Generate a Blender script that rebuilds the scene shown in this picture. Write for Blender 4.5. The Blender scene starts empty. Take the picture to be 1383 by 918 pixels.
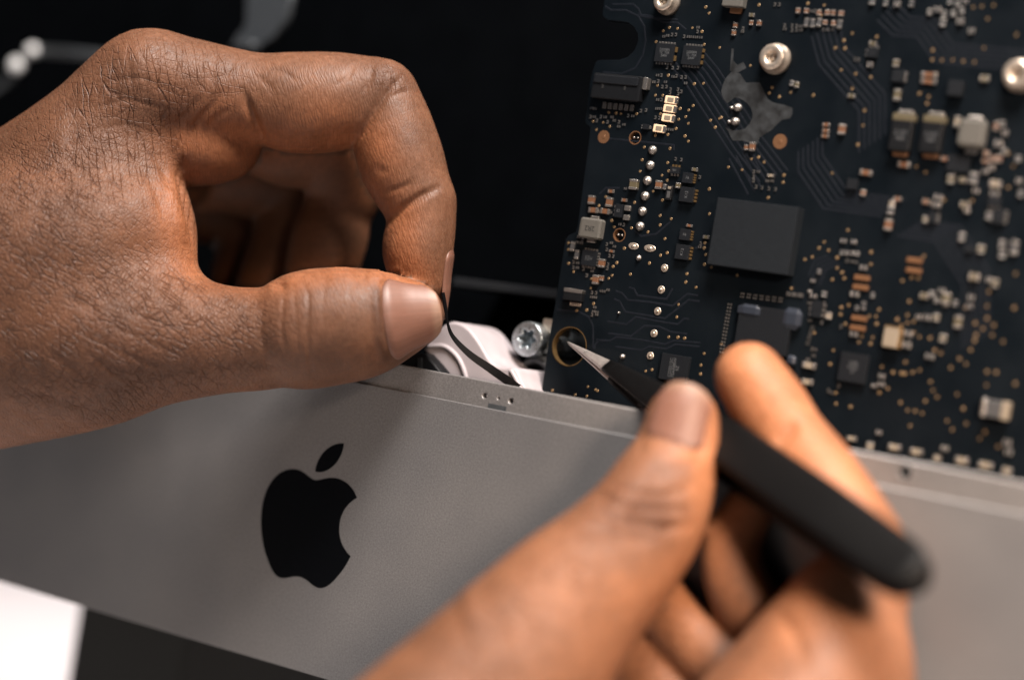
import bpy, bmesh, math, random
import numpy as np
from mathutils import Matrix, Vector, Euler

# ------------------------------------------------------------------ frame of the place
# All building is done in millimetres in the computer's own frame (X along the chin, Y into the
# case, Z up along the chin, chin front at Y = 0) and written to the meshes in metres.
MM = 0.001
F_PX, W_PX, H_PX = 2694.32, 1383.0, 918.0
CAMR = np.array([[0.83718567, 0.52135809, 0.16524497],
                 [0.14601801, 0.07810261, -0.98619406],
                 [-0.52706632, 0.84975627, -0.01074128]])        # rows: camera right, down, forward
CAMO = np.array([254.49033731, -340.87468681, 47.38839877])
scene = bpy.context.scene
col = scene.collection

# ------------------------------------------------------------------ camera
cam = bpy.data.cameras.new('camera')
cam_o = bpy.data.objects.new('camera', cam)
col.objects.link(cam_o)
cam.sensor_width = 36.0
cam.lens = 36.0 * F_PX / W_PX
m = Matrix.Identity(4)
for i in range(3):
    m[i][0], m[i][1], m[i][2], m[i][3] = CAMR[0][i], -CAMR[1][i], -CAMR[2][i], CAMO[i] * MM
cam_o.matrix_world = m
cam.clip_start, cam.clip_end = 0.02, 20.0
cam.dof.use_dof = True
cam.dof.focus_distance = 0.411
cam.dof.aperture_fstop = 4.2
cam.dof.aperture_blades = 9
scene.camera = cam_o

# ------------------------------------------------------------------ light
world = bpy.data.worlds.new('World')
scene.world = world
world.use_nodes = True
bg = world.node_tree.nodes['Background']
bg.inputs[0].default_value = (0.35, 0.55, 0.85, 1)
bg.inputs[1].default_value = 0.004


def area(name, loc, aim, sx, sy, power, colour):
    l = bpy.data.lights.new(name, 'AREA')
    l.shape = 'RECTANGLE'
    l.size, l.size_y, l.energy, l.color = sx, sy, power, colour
    o = bpy.data.objects.new(name, l)
    col.objects.link(o)
    o.location = [c * MM for c in loc]
    o.rotation_euler = (Vector(aim) - Vector(loc)).to_track_quat('-Z', 'Y').to_euler()
    return o


area('ceiling_softbox', (195, -160, 520), (40, -10, 45), 0.20, 0.16, 8.6, (1.0, 0.91, 0.84))
area('cool_fill', (-420, -420, 300), (0, 0, 0), 0.5, 0.5, 0.12, (0.55, 0.74, 1.0))  # added cool fill from the left front, no real window
area('desk_fill', (-420, 620, 420), (-420, 520, -185), 0.30, 0.30, 6.2, (1.0, 0.92, 0.91))  # added light that whitens the desk corner behind the case
spot = bpy.data.lights.new('warm_side_fill', 'SPOT')  # added warm spot, coned onto the right chin and right hand
spot.energy, spot.color, spot.shadow_soft_size = 18.0, (1.0, 0.77, 0.60), 0.05
spot.spot_size, spot.spot_blend = math.radians(38), 0.75
spot_o = bpy.data.objects.new('warm_side_fill', spot)
col.objects.link(spot_o)
spot_o.location = (0.44, -0.27, 0.20)
spot_o.rotation_euler = (Vector((185, 10, 5)) - Vector((440, -270, 200))).to_track_quat('-Z', 'Y').to_euler()
scene.view_settings.view_transform = 'Standard'
scene.view_settings.look = 'None'
scene.view_settings.exposure = 0.0
scene.view_settings.gamma = 1.0
scene.render.engine = 'CYCLES'
scene.cycles.use_denoising = True
scene.cycles.max_bounces = 8
scene.cycles.diffuse_bounces = 1
scene.cycles.sample_clamp_indirect = 4.0

# ------------------------------------------------------------------ projection helpers


def ray(px, py):
    return CAMR.T @ np.array([(px - W_PX / 2) / F_PX, (py - H_PX / 2) / F_PX, 1.0])


def on_plane(px, py, Y):
    d = ray(px, py)
    return CAMO + d * ((Y - CAMO[1]) / d[1])


def at(px, py, depth):
    return CAMO + ray(px, py) * depth


def c2w(p):
    return CAMO + np.asarray(p) @ CAMR


# ------------------------------------------------------------------ materials
class NT:
    def __init__(s, name):
        s.m = bpy.data.materials.new(name)
        s.m.use_nodes = True
        s.t = s.m.node_tree
        s.b = s.t.nodes['Principled BSDF']

    def n(s, kind, ins=None, **kw):
        nd = s.t.nodes.new(kind)
        for k, v in kw.items():
            setattr(nd, k, v)
        for k, v in (ins or {}).items():
            s.put(nd.inputs[k], v)
        return nd

    def put(s, sock, v):
        if isinstance(v, bpy.types.NodeSocket):
            s.t.links.new(v, sock)
        elif hasattr(sock, 'default_value'):
            if hasattr(sock.default_value, '__len__') and not isinstance(v, str) and len(sock.default_value) == 4 and len(v) == 3:
                v = (*v, 1)
            sock.default_value = v

    def math(s, op, a, b=0.0, c=None, clamp=False):
        nd = s.t.nodes.new('ShaderNodeMath')
        nd.operation = op
        nd.use_clamp = clamp
        s.put(nd.inputs[0], a)
        s.put(nd.inputs[1], b)
        if c is not None:
            s.put(nd.inputs[2], c)
        return nd.outputs[0]

    def mix(s, f, a, b, blend='MIX'):
        nd = s.t.nodes.new('ShaderNodeMix')
        nd.data_type = 'RGBA'
        nd.blend_type = blend
        s.put(nd.inputs[0], f)
        s.put(nd.inputs[6], a)
        s.put(nd.inputs[7], b)
        return nd.outputs[2]

    def attr(s, name):
        return s.n('ShaderNodeAttribute', attribute_name=name).outputs['Fac']

    def ramp(s, f, stops):
        nd = s.t.nodes.new('ShaderNodeValToRGB')
        el = nd.color_ramp.elements
        while len(el) < len(stops):
            el.new(0.5)
        for e, (p, c) in zip(el, stops):
            e.position = p
            e.color = (*c, 1) if len(c) == 3 else c
        s.put(nd.inputs[0], f)
        return nd.outputs[0]

    def mapr(s, v, a, b, c, d):
        nd = s.t.nodes.new('ShaderNodeMapRange')
        for i, x in enumerate((v, a, b, c, d)):
            s.put(nd.inputs[i], x)
        return nd.outputs[0]

    def set(s, **kw):
        for k, v in kw.items():
            s.put(s.b.inputs[k.replace('_', ' ')], v)
        return s

    def coords(s, scale=1000.0, rot=(0, 0, 0), stretch=(1, 1, 1), src='Object'):
        tc = s.n('ShaderNodeTexCoord').outputs[src]
        mp = s.n('ShaderNodeMapping', {'Vector': tc, 'Rotation': rot, 'Scale': tuple(scale * q for q in stretch)})
        return mp.outputs[0]


def plain(name, colour, rough=0.5, metal=0.0, spec=0.5, vary=0.15, noise=1.2, bump=0.0, coat=0.0):
    t = NT(name)
    co = t.coords()
    nz = t.n('ShaderNodeTexNoise', {'Vector': co, 'Scale': noise, 'Detail': 5.0}).outputs[0]
    c = Vector(colour)
    cc = t.ramp(nz, [(0.3, tuple(c * (1 - vary))), (0.7, tuple(min(1, q * (1 + vary)) for q in c))])
    t.set(Base_Color=cc, Metallic=metal)
    t.put(t.b.inputs['Roughness'], t.mapr(nz, 0.3, 0.7, max(0, rough - 0.06), min(1, rough + 0.06)))
    t.put(t.b.inputs['Specular IOR Level'], spec)
    if coat:
        t.put(t.b.inputs['Coat Weight'], coat)
        t.put(t.b.inputs['Coat Roughness'], 0.15)
    if bump:
        n2 = t.n('ShaderNodeTexNoise', {'Vector': co, 'Scale': noise * 6, 'Detail': 4.0}).outputs[0]
        bp = t.n('ShaderNodeBump', {'Height': n2, 'Strength': 1.0, 'Distance': bump * MM})
        t.put(t.b.inputs['Normal'], bp.outputs[0])
    return t.m


def aluminium(name, colour, rough):
    t = NT(name)
    co = t.coords()
    fine = t.n('ShaderNodeTexNoise', {'Vector': co, 'Scale': 2.6, 'Detail': 3.0, 'Roughness': 0.75}).outputs[0]
    big = t.n('ShaderNodeTexNoise', {'Vector': co, 'Scale': 0.05, 'Detail': 4.0}).outputs[0]
    c = Vector(colour)
    a = t.ramp(fine, [(0.34, tuple(c * 0.78)), (0.66, tuple(c * 1.22))])
    sm = t.ramp(big, [(0.3, (0.90, 0.91, 0.93)), (0.7, (1.0, 1.0, 1.0))])
    t.set(Base_Color=t.mix(1.0, a, sm, 'MULTIPLY'), Metallic=0.55)
    t.put(t.b.inputs['Roughness'], t.mapr(big, 0.3, 0.7, rough - 0.04, rough + 0.05))
    bp = t.n('ShaderNodeBump', {'Height': fine, 'Strength': 0.6, 'Distance': 0.03 * MM})
    t.put(t.b.inputs['Normal'], bp.outputs[0])
    return t.m


def board_mat():
    t = NT('solder_mask')
    co = t.coords()
    nz = t.n('ShaderNodeTexNoise', {'Vector': co, 'Scale': 0.09, 'Detail': 4.0}).outputs[0]
    fine = t.n('ShaderNodeTexNoise', {'Vector': co, 'Scale': 5.0, 'Detail': 3.0}).outputs[0]
    a = t.ramp(nz, [(0.35, (0.0026, 0.0044, 0.0064)), (0.65, (0.0040, 0.0063, 0.0088))])
    dust = t.ramp(fine, [(0.70, (0, 0, 0)), (0.80, (0.02, 0.022, 0.025))])
    t.set(Base_Color=t.mix(1.0, a, dust, 'ADD'))
    t.put(t.b.inputs['Roughness'], t.mapr(nz, 0.3, 0.7, 0.34, 0.48))
    t.put(t.b.inputs['Specular IOR Level'], 0.13)
    bp = t.n('ShaderNodeBump', {'Height': fine, 'Strength': 0.5, 'Distance': 0.02 * MM})
    t.put(t.b.inputs['Normal'], bp.outputs[0])
    return t.m


def skin_mat(name, dorsal, palmar, fine=1.0):
    t = NT(name)
    co = t.coords()
    warp = t.n('ShaderNodeTexNoise', {'Vector': co, 'Scale': 0.28, 'Detail': 2.0}).outputs[1]
    wv = t.n('ShaderNodeVectorMath', {0: warp, 1: (0.5, 0.5, 0.5)}, operation='SUBTRACT').outputs[0]
    wv = t.n('ShaderNodeVectorMath', {0: wv, 3: 1.1}, operation='SCALE').outputs[0]
    cw = t.n('ShaderNodeVectorMath', {0: co, 1: wv}, operation='ADD').outputs[0]
    sp = t.n('ShaderNodeSeparateXYZ', {0: cw}).outputs
    flat = t.n('ShaderNodeCombineXYZ', {0: t.math('MULTIPLY_ADD', sp[2], 0.25, sp[0]), 1: sp[1]}).outputs[0]

    def cells(rot, stretch, scale, lo, hi, rnd=1.0):
        rt = t.n('ShaderNodeMapping', {'Vector': flat, 'Rotation': (0, 0, rot)}).outputs[0]
        mp = t.n('ShaderNodeMapping', {'Vector': rt, 'Scale': (*stretch, 1)}).outputs[0]
        v = t.n('ShaderNodeTexVoronoi', {'Vector': mp, 'Scale': scale, 'Randomness': rnd}, feature='DISTANCE_TO_EDGE', voronoi_dimensions='2D').outputs[0]
        return t.mapr(v, lo, hi, 0.0, 1.0)
    wa, wb, wc = t.attr('grid'), t.attr('leather'), t.attr('ridge')
    palm, kn = t.attr('palm'), t.attr('knuckle')
    g1 = cells(0.10, (1.0, 0.17), 0.66, 0.0, 0.09)
    g2 = cells(-0.15, (0.15, 1.0), 0.50, 0.0, 0.08)
    grid = t.math('MINIMUM', g1, t.math('ADD', g2, 0.42))
    l1 = cells(-0.62, (0.30, 1.0), 0.85, 0.0, 0.15)
    l3 = cells(0.75, (0.36, 1.0), 0.75, 0.0, 0.12)
    fine_c = cells(1.2, (0.55, 1.0), 1.55, 0.0, 0.26)
    leather = t.math('MINIMUM', l1, t.math('ADD', l3, 0.25))
    r1 = cells(0.25, (1.0, 0.16), 1.5, 0.0, 0.3)
    modn = t.n('ShaderNodeTexNoise', {'Vector': co, 'Scale': 0.35, 'Detail': 3.0}).outputs[0]
    mod = t.mapr(modn, 0.38, 0.60, 0.18, 1.0)

    def w(mask, v):
        return t.math('MULTIPLY', mask, t.math('SUBTRACT', v, 1.0))
    h = t.math('ADD', t.math('MULTIPLY', t.math('ADD', w(wa, grid), w(wb, leather)), mod),
               t.math('ADD', t.math('MULTIPLY', w(wc, r1), 0.22), t.math('MULTIPLY', w(t.math('ADD', 0.22, t.math('ADD', t.math('MULTIPLY', wb, 0.75), t.math('MULTIPLY', wa, 0.45))), fine_c), 0.34)))
    bp = t.n('ShaderNodeBump', {'Height': h, 'Strength': 1.0, 'Distance': 0.19 * fine * MM})
    t.put(t.b.inputs['Normal'], bp.outputs[0])
    blot = t.n('ShaderNodeTexNoise', {'Vector': co, 'Scale': 0.11, 'Detail': 5.0, 'Roughness': 0.6}).outputs[0]
    speck = t.n('ShaderNodeTexNoise', {'Vector': co, 'Scale': 0.9, 'Detail': 3.0}).outputs[0]
    d = Vector(dorsal)
    dd = t.ramp(blot, [(0.3, tuple(d * 0.74)), (0.7, (d.x * 1.18, d.y * 1.14, d.z * 1.10))])
    pp = t.ramp(blot, [(0.3, tuple(Vector(palmar) * 0.86)), (0.7, tuple(Vector(palmar) * 1.14))])
    c = t.mix(palm, dd, pp)
    c = t.mix(t.math('MULTIPLY', kn, 0.75), c, (dorsal[0] * 0.46, dorsal[1] * 0.46, dorsal[2] * 0.50))
    c = t.mix(0.6, c, t.ramp(speck, [(0.35, (0.76, 0.73, 0.71)), (0.65, (1.12, 1.12, 1.12))]), 'MULTIPLY')
    # colour gets darker towards the bottom of the lines
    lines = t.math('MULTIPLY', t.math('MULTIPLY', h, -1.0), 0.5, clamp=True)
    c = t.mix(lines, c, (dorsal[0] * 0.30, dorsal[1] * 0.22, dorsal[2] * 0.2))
    t.set(Base_Color=c)
    t.put(t.b.inputs['Roughness'], t.mapr(speck, 0.3, 0.7, 0.46, 0.62))
    t.put(t.b.inputs['Specular IOR Level'], 0.30)
    t.put(t.b.inputs['Subsurface Weight'], 0.12)
    t.put(t.b.inputs['Subsurface Radius'], (1.0, 0.36, 0.18))
    t.put(t.b.inputs['Subsurface Scale'], 2.0 * MM)
    return t.m


M = {
    'alu': aluminium('bead_blasted_aluminium', (0.215, 0.212, 0.214), 0.48),
    'ledge': aluminium('machined_aluminium', (0.26, 0.25, 0.246), 0.44),
    'logo': plain('gloss_black_inlay', (0.0015, 0.002, 0.003), 0.35, spec=0.08, vary=0.02),
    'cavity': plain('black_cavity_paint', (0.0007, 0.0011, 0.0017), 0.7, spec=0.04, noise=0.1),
    'rib': plain('dark_grey_rib', (0.014, 0.016, 0.019), 0.5, spec=0.3),
    'bracket': plain('grey_steel', (0.10, 0.11, 0.12), 0.4, metal=0.6),
    'bright': plain('glint_white_steel', (0.93, 0.95, 0.97), 0.45, metal=0.1),  # near-white colour stands in for the glints on the rod's screw heads
    'zinc': plain('zinc_plated_steel', (0.50, 0.56, 0.60), 0.30, metal=0.9, bump=0.02),
    'white': plain('white_moulded_plastic', (0.37, 0.335, 0.355), 0.45, vary=0.05, noise=0.3),
    'cable': plain('black_flex_cable', (0.002, 0.002, 0.0025), 0.5, spec=0.15),
    'desk': plain('white_desk_laminate', (0.85, 0.81, 0.80), 0.5, vary=0.03),
    'stand': plain('dark_stand', (0.020, 0.021, 0.020), 0.6, spec=0.25),
    'board': board_mat(),
    'trace': plain('masked_copper_trace', (0.0058, 0.0078, 0.0120), 0.5, spec=0.2),
    'edge': plain('board_edge', (0.010, 0.011, 0.014), 0.6),
    'gold': plain('gold_plating', (0.36, 0.23, 0.10), 0.34, metal=0.85),
    'via': plain('gold_via', (0.23, 0.150, 0.076), 0.42, metal=0.5),
    'copper': plain('bare_copper', (0.20, 0.100, 0.050), 0.45, metal=0.5, vary=0.08),
    'tin': plain('tinned_solder', (0.33, 0.31, 0.29), 0.30, metal=0.85, bump=0.03),
    'beige': plain('nickel_standoff', (0.62, 0.53, 0.44), 0.36, metal=0.8, vary=0.08),
    'brown': plain('ceramic_brown', (0.135, 0.061, 0.030), 0.5),
    'olive': plain('ceramic_olive', (0.085, 0.070, 0.040), 0.5),
    'greyc': plain('ceramic_grey', (0.055, 0.055, 0.057), 0.5),
    'cream': plain('ceramic_cream', (0.22, 0.185, 0.140), 0.45),
    'led': plain('diode_body', (0.85, 0.62, 0.42), 0.4),
    'chip': plain('moulded_epoxy', (0.0055, 0.0070, 0.0095), 0.55, spec=0.25, noise=3.0, bump=0.02),
    'block': plain('black_heat_block', (0.0075, 0.0100, 0.0130), 0.62, spec=0.2, noise=2.0, bump=0.02),
    'ferrite': plain('ferrite_grey', (0.085, 0.080, 0.070), 0.7, noise=3.0, bump=0.05),
    'print': plain('grey_laser_print', (0.075, 0.08, 0.085), 0.7),
    'ink': plain('black_ink', (0.01, 0.01, 0.01), 0.7),
    'tape': plain('bluish_clear_adhesive', (0.022, 0.027, 0.038), 0.35, spec=0.4),
    'residue': plain('dull_residue', (0.0135, 0.0155, 0.0175), 0.6, vary=0.85, noise=0.45),
    'dark': plain('dark_component', (0.0045, 0.0052, 0.0065), 0.5, spec=0.25),
    'steel': plain('tweezer_steel', (0.62, 0.57, 0.54), 0.32, metal=0.75, bump=0.01),
    'coat': plain('black_epoxy_coating', (0.0022, 0.0022, 0.0024), 0.48, spec=0.14, noise=2.0, bump=0.015),
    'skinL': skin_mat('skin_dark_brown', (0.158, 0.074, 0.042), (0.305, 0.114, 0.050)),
    'skinR': skin_mat('skin_brown_lit', (0.195, 0.090, 0.049), (0.37, 0.152, 0.070), 1.0),  # lighter, oranger copy of the skin: warm light put into the colour
}


def nail_mat(name, c0, c1):
    t = NT(name)
    co = t.coords(src='UV', scale=1.0)
    sep = t.n('ShaderNodeSeparateXYZ', {0: co})
    st = t.n('ShaderNodeTexNoise', {'Vector': t.n('ShaderNodeMapping', {'Vector': co, 'Scale': (26, 1.6, 1)}).outputs[0], 'Scale': 1.0, 'Detail': 3.0}).outputs[0]
    c = t.ramp(sep.outputs[1], [(0.0, tuple(Vector(c0) * 0.78)), (0.16, c0), (0.80, c0), (0.90, c1), (1.0, c1)])
    c = t.mix(0.35, c, t.ramp(st, [(0.3, (0.62, 0.58, 0.56)), (0.7, (1.2, 1.2, 1.2))]), 'MULTIPLY')
    t.set(Base_Color=c, Roughness=0.47)
    t.put(t.b.inputs['Subsurface Weight'], 0.15)
    t.put(t.b.inputs['Subsurface Radius'], (1.0, 0.5, 0.3))
    t.put(t.b.inputs['Subsurface Scale'], 1.5 * MM)
    bp = t.n('ShaderNodeBump', {'Height': st, 'Strength': 0.5, 'Distance': 0.04 * MM})
    t.put(t.b.inputs['Normal'], bp.outputs[0])
    return t.m


M['nail'] = nail_mat('fingernail', (0.195, 0.092, 0.063), (0.25, 0.145, 0.10))

# ------------------------------------------------------------------ mesh helpers


def link(o, parent=None):
    col.objects.link(o)
    if parent is not None:
        o.parent = parent
    return o


def tag(o, label, cat, group=None, kind=None):
    if label:
        o['label'] = label
    if cat:
        o['category'] = cat
    if group:
        o['group'] = group
    if kind:
        o['kind'] = kind
    return o


def empty(name, loc, label, cat):
    o = bpy.data.objects.new(name, None)
    o.empty_display_size = 0.01
    o.location = [c * MM for c in loc]
    link(o)
    bpy.context.view_layer.update()
    return tag(o, label, cat)


def obj(name, verts, faces, mat, parent=None, smooth=False, bevel=0.0, segs=2):
    """verts in mm in the place's frame; origin goes to the first-guess centre"""
    v = np.asarray(verts, float)
    c = v.mean(0)
    me = bpy.data.meshes.new(name)
    me.from_pydata(((v - c) * MM).tolist(), [], [list(f) for f in faces])
    me.validate()
    if bevel:
        bm = bmesh.new()
        bm.from_mesh(me)
        bmesh.ops.recalc_face_normals(bm, faces=bm.faces[:])
        bmesh.ops.bevel(bm, geom=bm.edges[:], offset=bevel * MM, segments=segs, affect='EDGES', profile=0.6, clamp_overlap=True)
        bm.to_mesh(me)
        bm.free()
    me.materials.append(M[mat])
    if smooth:
        me.shade_smooth()
    o = bpy.data.objects.new(name, me)
    link(o)
    o.location = c * MM
    adopt(o, parent)
    return o


def adopt(o, parent):
    if parent is None:
        return
    off = Vector((0, 0, 0))
    p = parent
    while p is not None:
        off += p.location
        p = p.parent
    o.parent = parent
    o.location = Vector(o.location) - off


def fix_normals(o):
    bm = bmesh.new()
    bm.from_mesh(o.data)
    bmesh.ops.recalc_face_normals(bm, faces=bm.faces[:])
    bm.to_mesh(o.data)
    bm.free()


BOXF = [(0, 1, 3, 2), (4, 6, 7, 5), (0, 4, 5, 1), (2, 3, 7, 6), (0, 2, 6, 4), (1, 5, 7, 3)]


def box(name, lo, hi, mat, parent=None, bevel=0.3):
    v = [(x, y, z) for x in (lo[0], hi[0]) for y in (lo[1], hi[1]) for z in (lo[2], hi[2])]
    return obj(name, v, BOXF, mat, parent, bevel=bevel)


def plate(name, loops, y0, y1, mat, parent=None, bevel=0.0, res=0):
    """flat plate in the XZ plane between y0 (front) and y1 (back); loops of (x, z), first outer, others holes"""
    cu = bpy.data.curves.new(name, 'CURVE')
    cu.dimensions = '2D'
    cu.fill_mode = 'BOTH'
    for lp in loops:
        sp = cu.splines.new('POLY')
        sp.points.add(len(lp) - 1)
        for pt, (x, z) in zip(sp.points, lp):
            pt.co = (x * MM, z * MM, 0, 1)
        sp.use_cyclic_u = True
    cu.extrude = (abs(y1 - y0) / 2 - bevel) * MM
    if bevel:
        cu.bevel_depth = bevel * MM
        cu.bevel_resolution = 2
        cu.offset = -bevel * MM
    tmp = bpy.data.objects.new('tmp', cu)
    col.objects.link(tmp)
    dg = bpy.context.evaluated_depsgraph_get()
    me = bpy.data.meshes.new_from_object(tmp.evaluated_get(dg))
    bpy.data.objects.remove(tmp)
    # curve plane XY -> place XZ (z of the curve points to -Y)
    for v in me.vertices:
        x, y, z = v.co
        v.co = (x, -z + (y0 + y1) / 2 * MM, y)
    me.materials.clear()
    me.materials.append(M[mat])
    me.name = name
    o = bpy.data.objects.new(name, me)
    link(o)
    adopt(o, parent)
    return o


def text(name, body, x, z, y, size, mat, parent, rot=0.0):
    cu = bpy.data.curves.new(name, 'FONT')
    cu.body = body
    cu.size = size * MM
    cu.align_x, cu.align_y = 'CENTER', 'CENTER'
    cu.extrude = 0.01 * MM
    cu.space_line = 0.85
    tmp = bpy.data.objects.new('tmp', cu)
    col.objects.link(tmp)
    dg = bpy.context.evaluated_depsgraph_get()
    me = bpy.data.meshes.new_from_object(tmp.evaluated_get(dg))
    bpy.data.objects.remove(tmp)
    c, s = math.cos(rot), math.sin(rot)
    for v in me.vertices:
        a, b, d = v.co
        v.co = (a * c - b * s, -d, a * s + b * c)
    me.materials.clear()
    me.materials.append(M[mat])
    o = bpy.data.objects.new(name, me)
    link(o)
    o.location = (x * MM, y * MM, z * MM)
    # parent keeps its own scale, so undo it
    if parent is not None:
        bpy.context.view_layer.update()
        w = o.matrix_world.copy()
        if parent.scale[0] != 1.0 or True:
            o.parent = parent
            o.matrix_parent_inverse = parent.matrix_world.inverted()
    return o


def circle(cx, cz, r, n=32, rz=None):
    rz = r if rz is None else rz
    return [(cx + r * math.cos(2 * math.pi * i / n), cz + rz * math.sin(2 * math.pi * i / n)) for i in range(n)]


def loft(name, rings, mat, parent=None, cap=True, smooth=True):
    n = len(rings[0])
    v = [p for r in rings for p in r]
    f = []
    for i in range(len(rings) - 1):
        for j in range(n):
            k = (j + 1) % n
            f.append((i * n + j, i * n + k, (i + 1) * n + k, (i + 1) * n + j))
    if cap:
        f.append(tuple(range(n))[::-1])
        f.append(tuple(range((len(rings) - 1) * n, len(rings) * n)))
    o = obj(name, v, f, mat, parent, smooth)
    fix_normals(o)
    return o


def lathe_y(name, cx, cz, prof, mat, parent=None, n=32):
    """profile of (radius, y) turned about the Y axis"""
    rings = [[(cx + r * math.cos(2 * math.pi * i / n), y, cz + r * math.sin(2 * math.pi * i / n)) for i in range(n)] for r, y in prof]
    return loft(name, rings, mat, parent)


def tube(name, pts, rad, mat, parent=None, n=12):
    pts = [np.asarray(p, float) for p in pts]
    rings = []
    for i, p in enumerate(pts):
        t = pts[min(i + 1, len(pts) - 1)] - pts[max(i - 1, 0)]
        t /= np.linalg.norm(t)
        a = np.cross(t, (0.13, 0.9, 0.4))
        a /= np.linalg.norm(a)
        b = np.cross(t, a)
        rings.append([tuple(p + rad * (a * math.cos(2 * math.pi * k / n) + b * math.sin(2 * math.pi * k / n))) for k in range(n)])
    return loft(name, rings, mat, parent)


def catmull(pts, n):
    pts = np.asarray(pts, float)
    P = np.vstack([2 * pts[0] - pts[1], pts, 2 * pts[-1] - pts[-2]])
    out = []
    for i in range(1, len(P) - 2):
        for k in range(n):
            t = k / n
            a, b, c, d = P[i - 1], P[i], P[i + 1], P[i + 2]
            out.append(0.5 * (2 * b + (c - a) * t + (2 * a - 5 * b + 4 * c - d) * t * t + (3 * b - a - 3 * c + d) * t ** 3))
    out.append(P[-2])
    return np.array(out)


def svg_path(d):
    """cubic and line commands only, relative or absolute -> list of loops"""
    import re
    tok = re.findall(r'[MmCcLlHhVvSsZz]|-?\d*\.?\d+', d)
    loops, cur, p, i, cmd, last = [], [], (0, 0), 0, None, None
    while i < len(tok):
        if tok[i].isalpha():
            cmd = tok[i]
            i += 1
            if cmd in 'Zz':
                loops.append(cur)
                p = cur[0]
                cur = []
                continue
        rel = cmd.islower()
        g = lambda k: float(tok[i + k])
        o = p if rel else (0, 0)
        if cmd in 'Mm':
            p = (o[0] + g(0), o[1] + g(1))
            cur = [p]
            i += 2
        elif cmd in 'CcSs':
            if cmd in 'Cc':
                q = [(o[0] + g(k), o[1] + g(k + 1)) for k in (0, 2, 4)]
                i += 6
            else:
                q = [(2 * p[0] - last[0], 2 * p[1] - last[1])] + [(o[0] + g(k), o[1] + g(k + 1)) for k in (0, 2)]
                i += 4
            for k in range(1, 13):
                t = k / 12
                cur.append(tuple((1 - t) ** 3 * p[a] + 3 * (1 - t) ** 2 * t * q[0][a] + 3 * (1 - t) * t * t * q[1][a] + t ** 3 * q[2][a] for a in (0, 1)))
            last = q[1]
            p = q[2]
    return loops

# ------------------------------------------------------------------ the setting: desk and stand
desk = obj('desk', [(-1500, -900, -185), (900, -900, -185), (900, 1500, -185), (-1500, 1500, -185)], [(0, 1, 2, 3)], 'desk')
tag(desk, 'bright white desk top below the computer', None, kind='structure')

# ------------------------------------------------------------------ computer case
LIP, STEP, BOT = 34.0, 28.7, -33.7
case = empty('computer_case', (0, 0, BOT), 'opened aluminium desktop computer case with grey chin and black apple emblem', 'computer')


def on_front(px, py, Y=0.0):
    p = on_plane(px, py, Y)
    return p[0], p[2]


plate('chin_panel', [[(-190, BOT), (260, BOT), (260, STEP), (-190, STEP)]], 0.0, 3.0, 'alu', case, bevel=0.22)
h1, h2, h3, h4 = (on_front(*q, 0.7) for q in ((654.3, 534), (673.2, 537.6), (689.8, 541), (1222, 637)))
plate('ledge', [[(-190, STEP - 1.5), (260, STEP - 1.5), (260, LIP), (-190, LIP)],
                circle(*h1, 0.52, 20), circle(*h2, 0.22, 14), circle(*h3, 0.52, 20), circle(*h4, 1.25, 28)],
      0.7, 2.6, 'ledge', case, bevel=0.3)
s0 = on_front(671, 550, 0.6)
box('sensor_window', (s0[0] - 2.2, 0.62, s0[1] - 0.45), (s0[0] + 2.2, 0.9, s0[1] + 0.55), 'bracket', case, 0.05)
plate('countersink', [circle(h4[0], h4[1], 1.75, 32), circle(h4[0], h4[1], 1.2, 32)], 0.62, 0.9, 'ledge', case, bevel=0.1)
APPLE = ('M788.1 340.9c-5.8 4.5-108.2 62.2-108.2 190.5 0 148.4 130.3 200.9 134.2 202.2-.6 3.2-20.7 71.9-68.7 141.9-42.8 61.6-87.5 123.1-155.5 123.1'
         's-85.5-39.5-164-39.5c-76.5 0-103.7 40.8-165.9 40.8s-105.6-57-155.5-127C46.7 790.7 0 663 0 541.8c0-194.4 126.4-297.5 250.8-297.5 66.1 0 121.2 43.4 162.7 43.4'
         ' 39.5 0 101.1-46 176.3-46 28.5 0 130.9 2.6 198.3 99.2z'
         'm-234-181.5c31.1-36.9 53.1-88.1 53.1-139.3 0-7.1-.6-14.3-1.9-20.1-50.6 1.9-110.8 33.7-147.1 75.8-28.5 32.4-55.1 83.6-55.1 135.5 0 7.8 1.3 15.6 1.9 18.1'
         ' 3.2.6 8.4 1.3 13.6 1.3 45.4 0 102.5-30.4 135.5-71.3z')
loops = [[((x - 407) * 0.031, -(y - 500) * 0.031) for x, y in lp[:-1]] for lp in svg_path(APPLE)]
em = plate('emblem', [loops[0]], -0.03, 0.05, 'logo', case)
em['label'] = 'glossy black apple emblem with a bite'
plate('emblem_leaf', [loops[1]], -0.03, 0.05, 'logo', em)
# the inside of the case behind the chin
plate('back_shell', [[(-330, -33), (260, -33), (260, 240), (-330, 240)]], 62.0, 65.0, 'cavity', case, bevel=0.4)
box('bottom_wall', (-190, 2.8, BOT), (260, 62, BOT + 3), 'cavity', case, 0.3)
a = on_plane(612, 374, 40)
b = on_plane(760, 392, 40)
obj('inner_rib', [(a[0], 40, a[2]), (b[0], 40, b[2]), (b[0], 40, b[2] - 2.0), (a[0], 40, a[2] - 2.0),
                  (a[0], 62, a[2]), (b[0], 62, b[2]), (b[0], 62, b[2] - 2.0), (a[0], 62, a[2] - 2.0)],
    [(0, 1, 2, 3), (7, 6, 5, 4), (0, 4, 5, 1), (3, 2, 6, 7), (0, 3, 7, 4), (1, 5, 6, 2)], 'rib', case, bevel=0.3)
# stand below the chin
s1, s2 = on_plane(97, 870, 60), on_plane(250, 870, 60)
box('stand', (s1[0], 60, -185), (s2[0], 190, BOT - 0.5), 'stand', case, 2.0)

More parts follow.
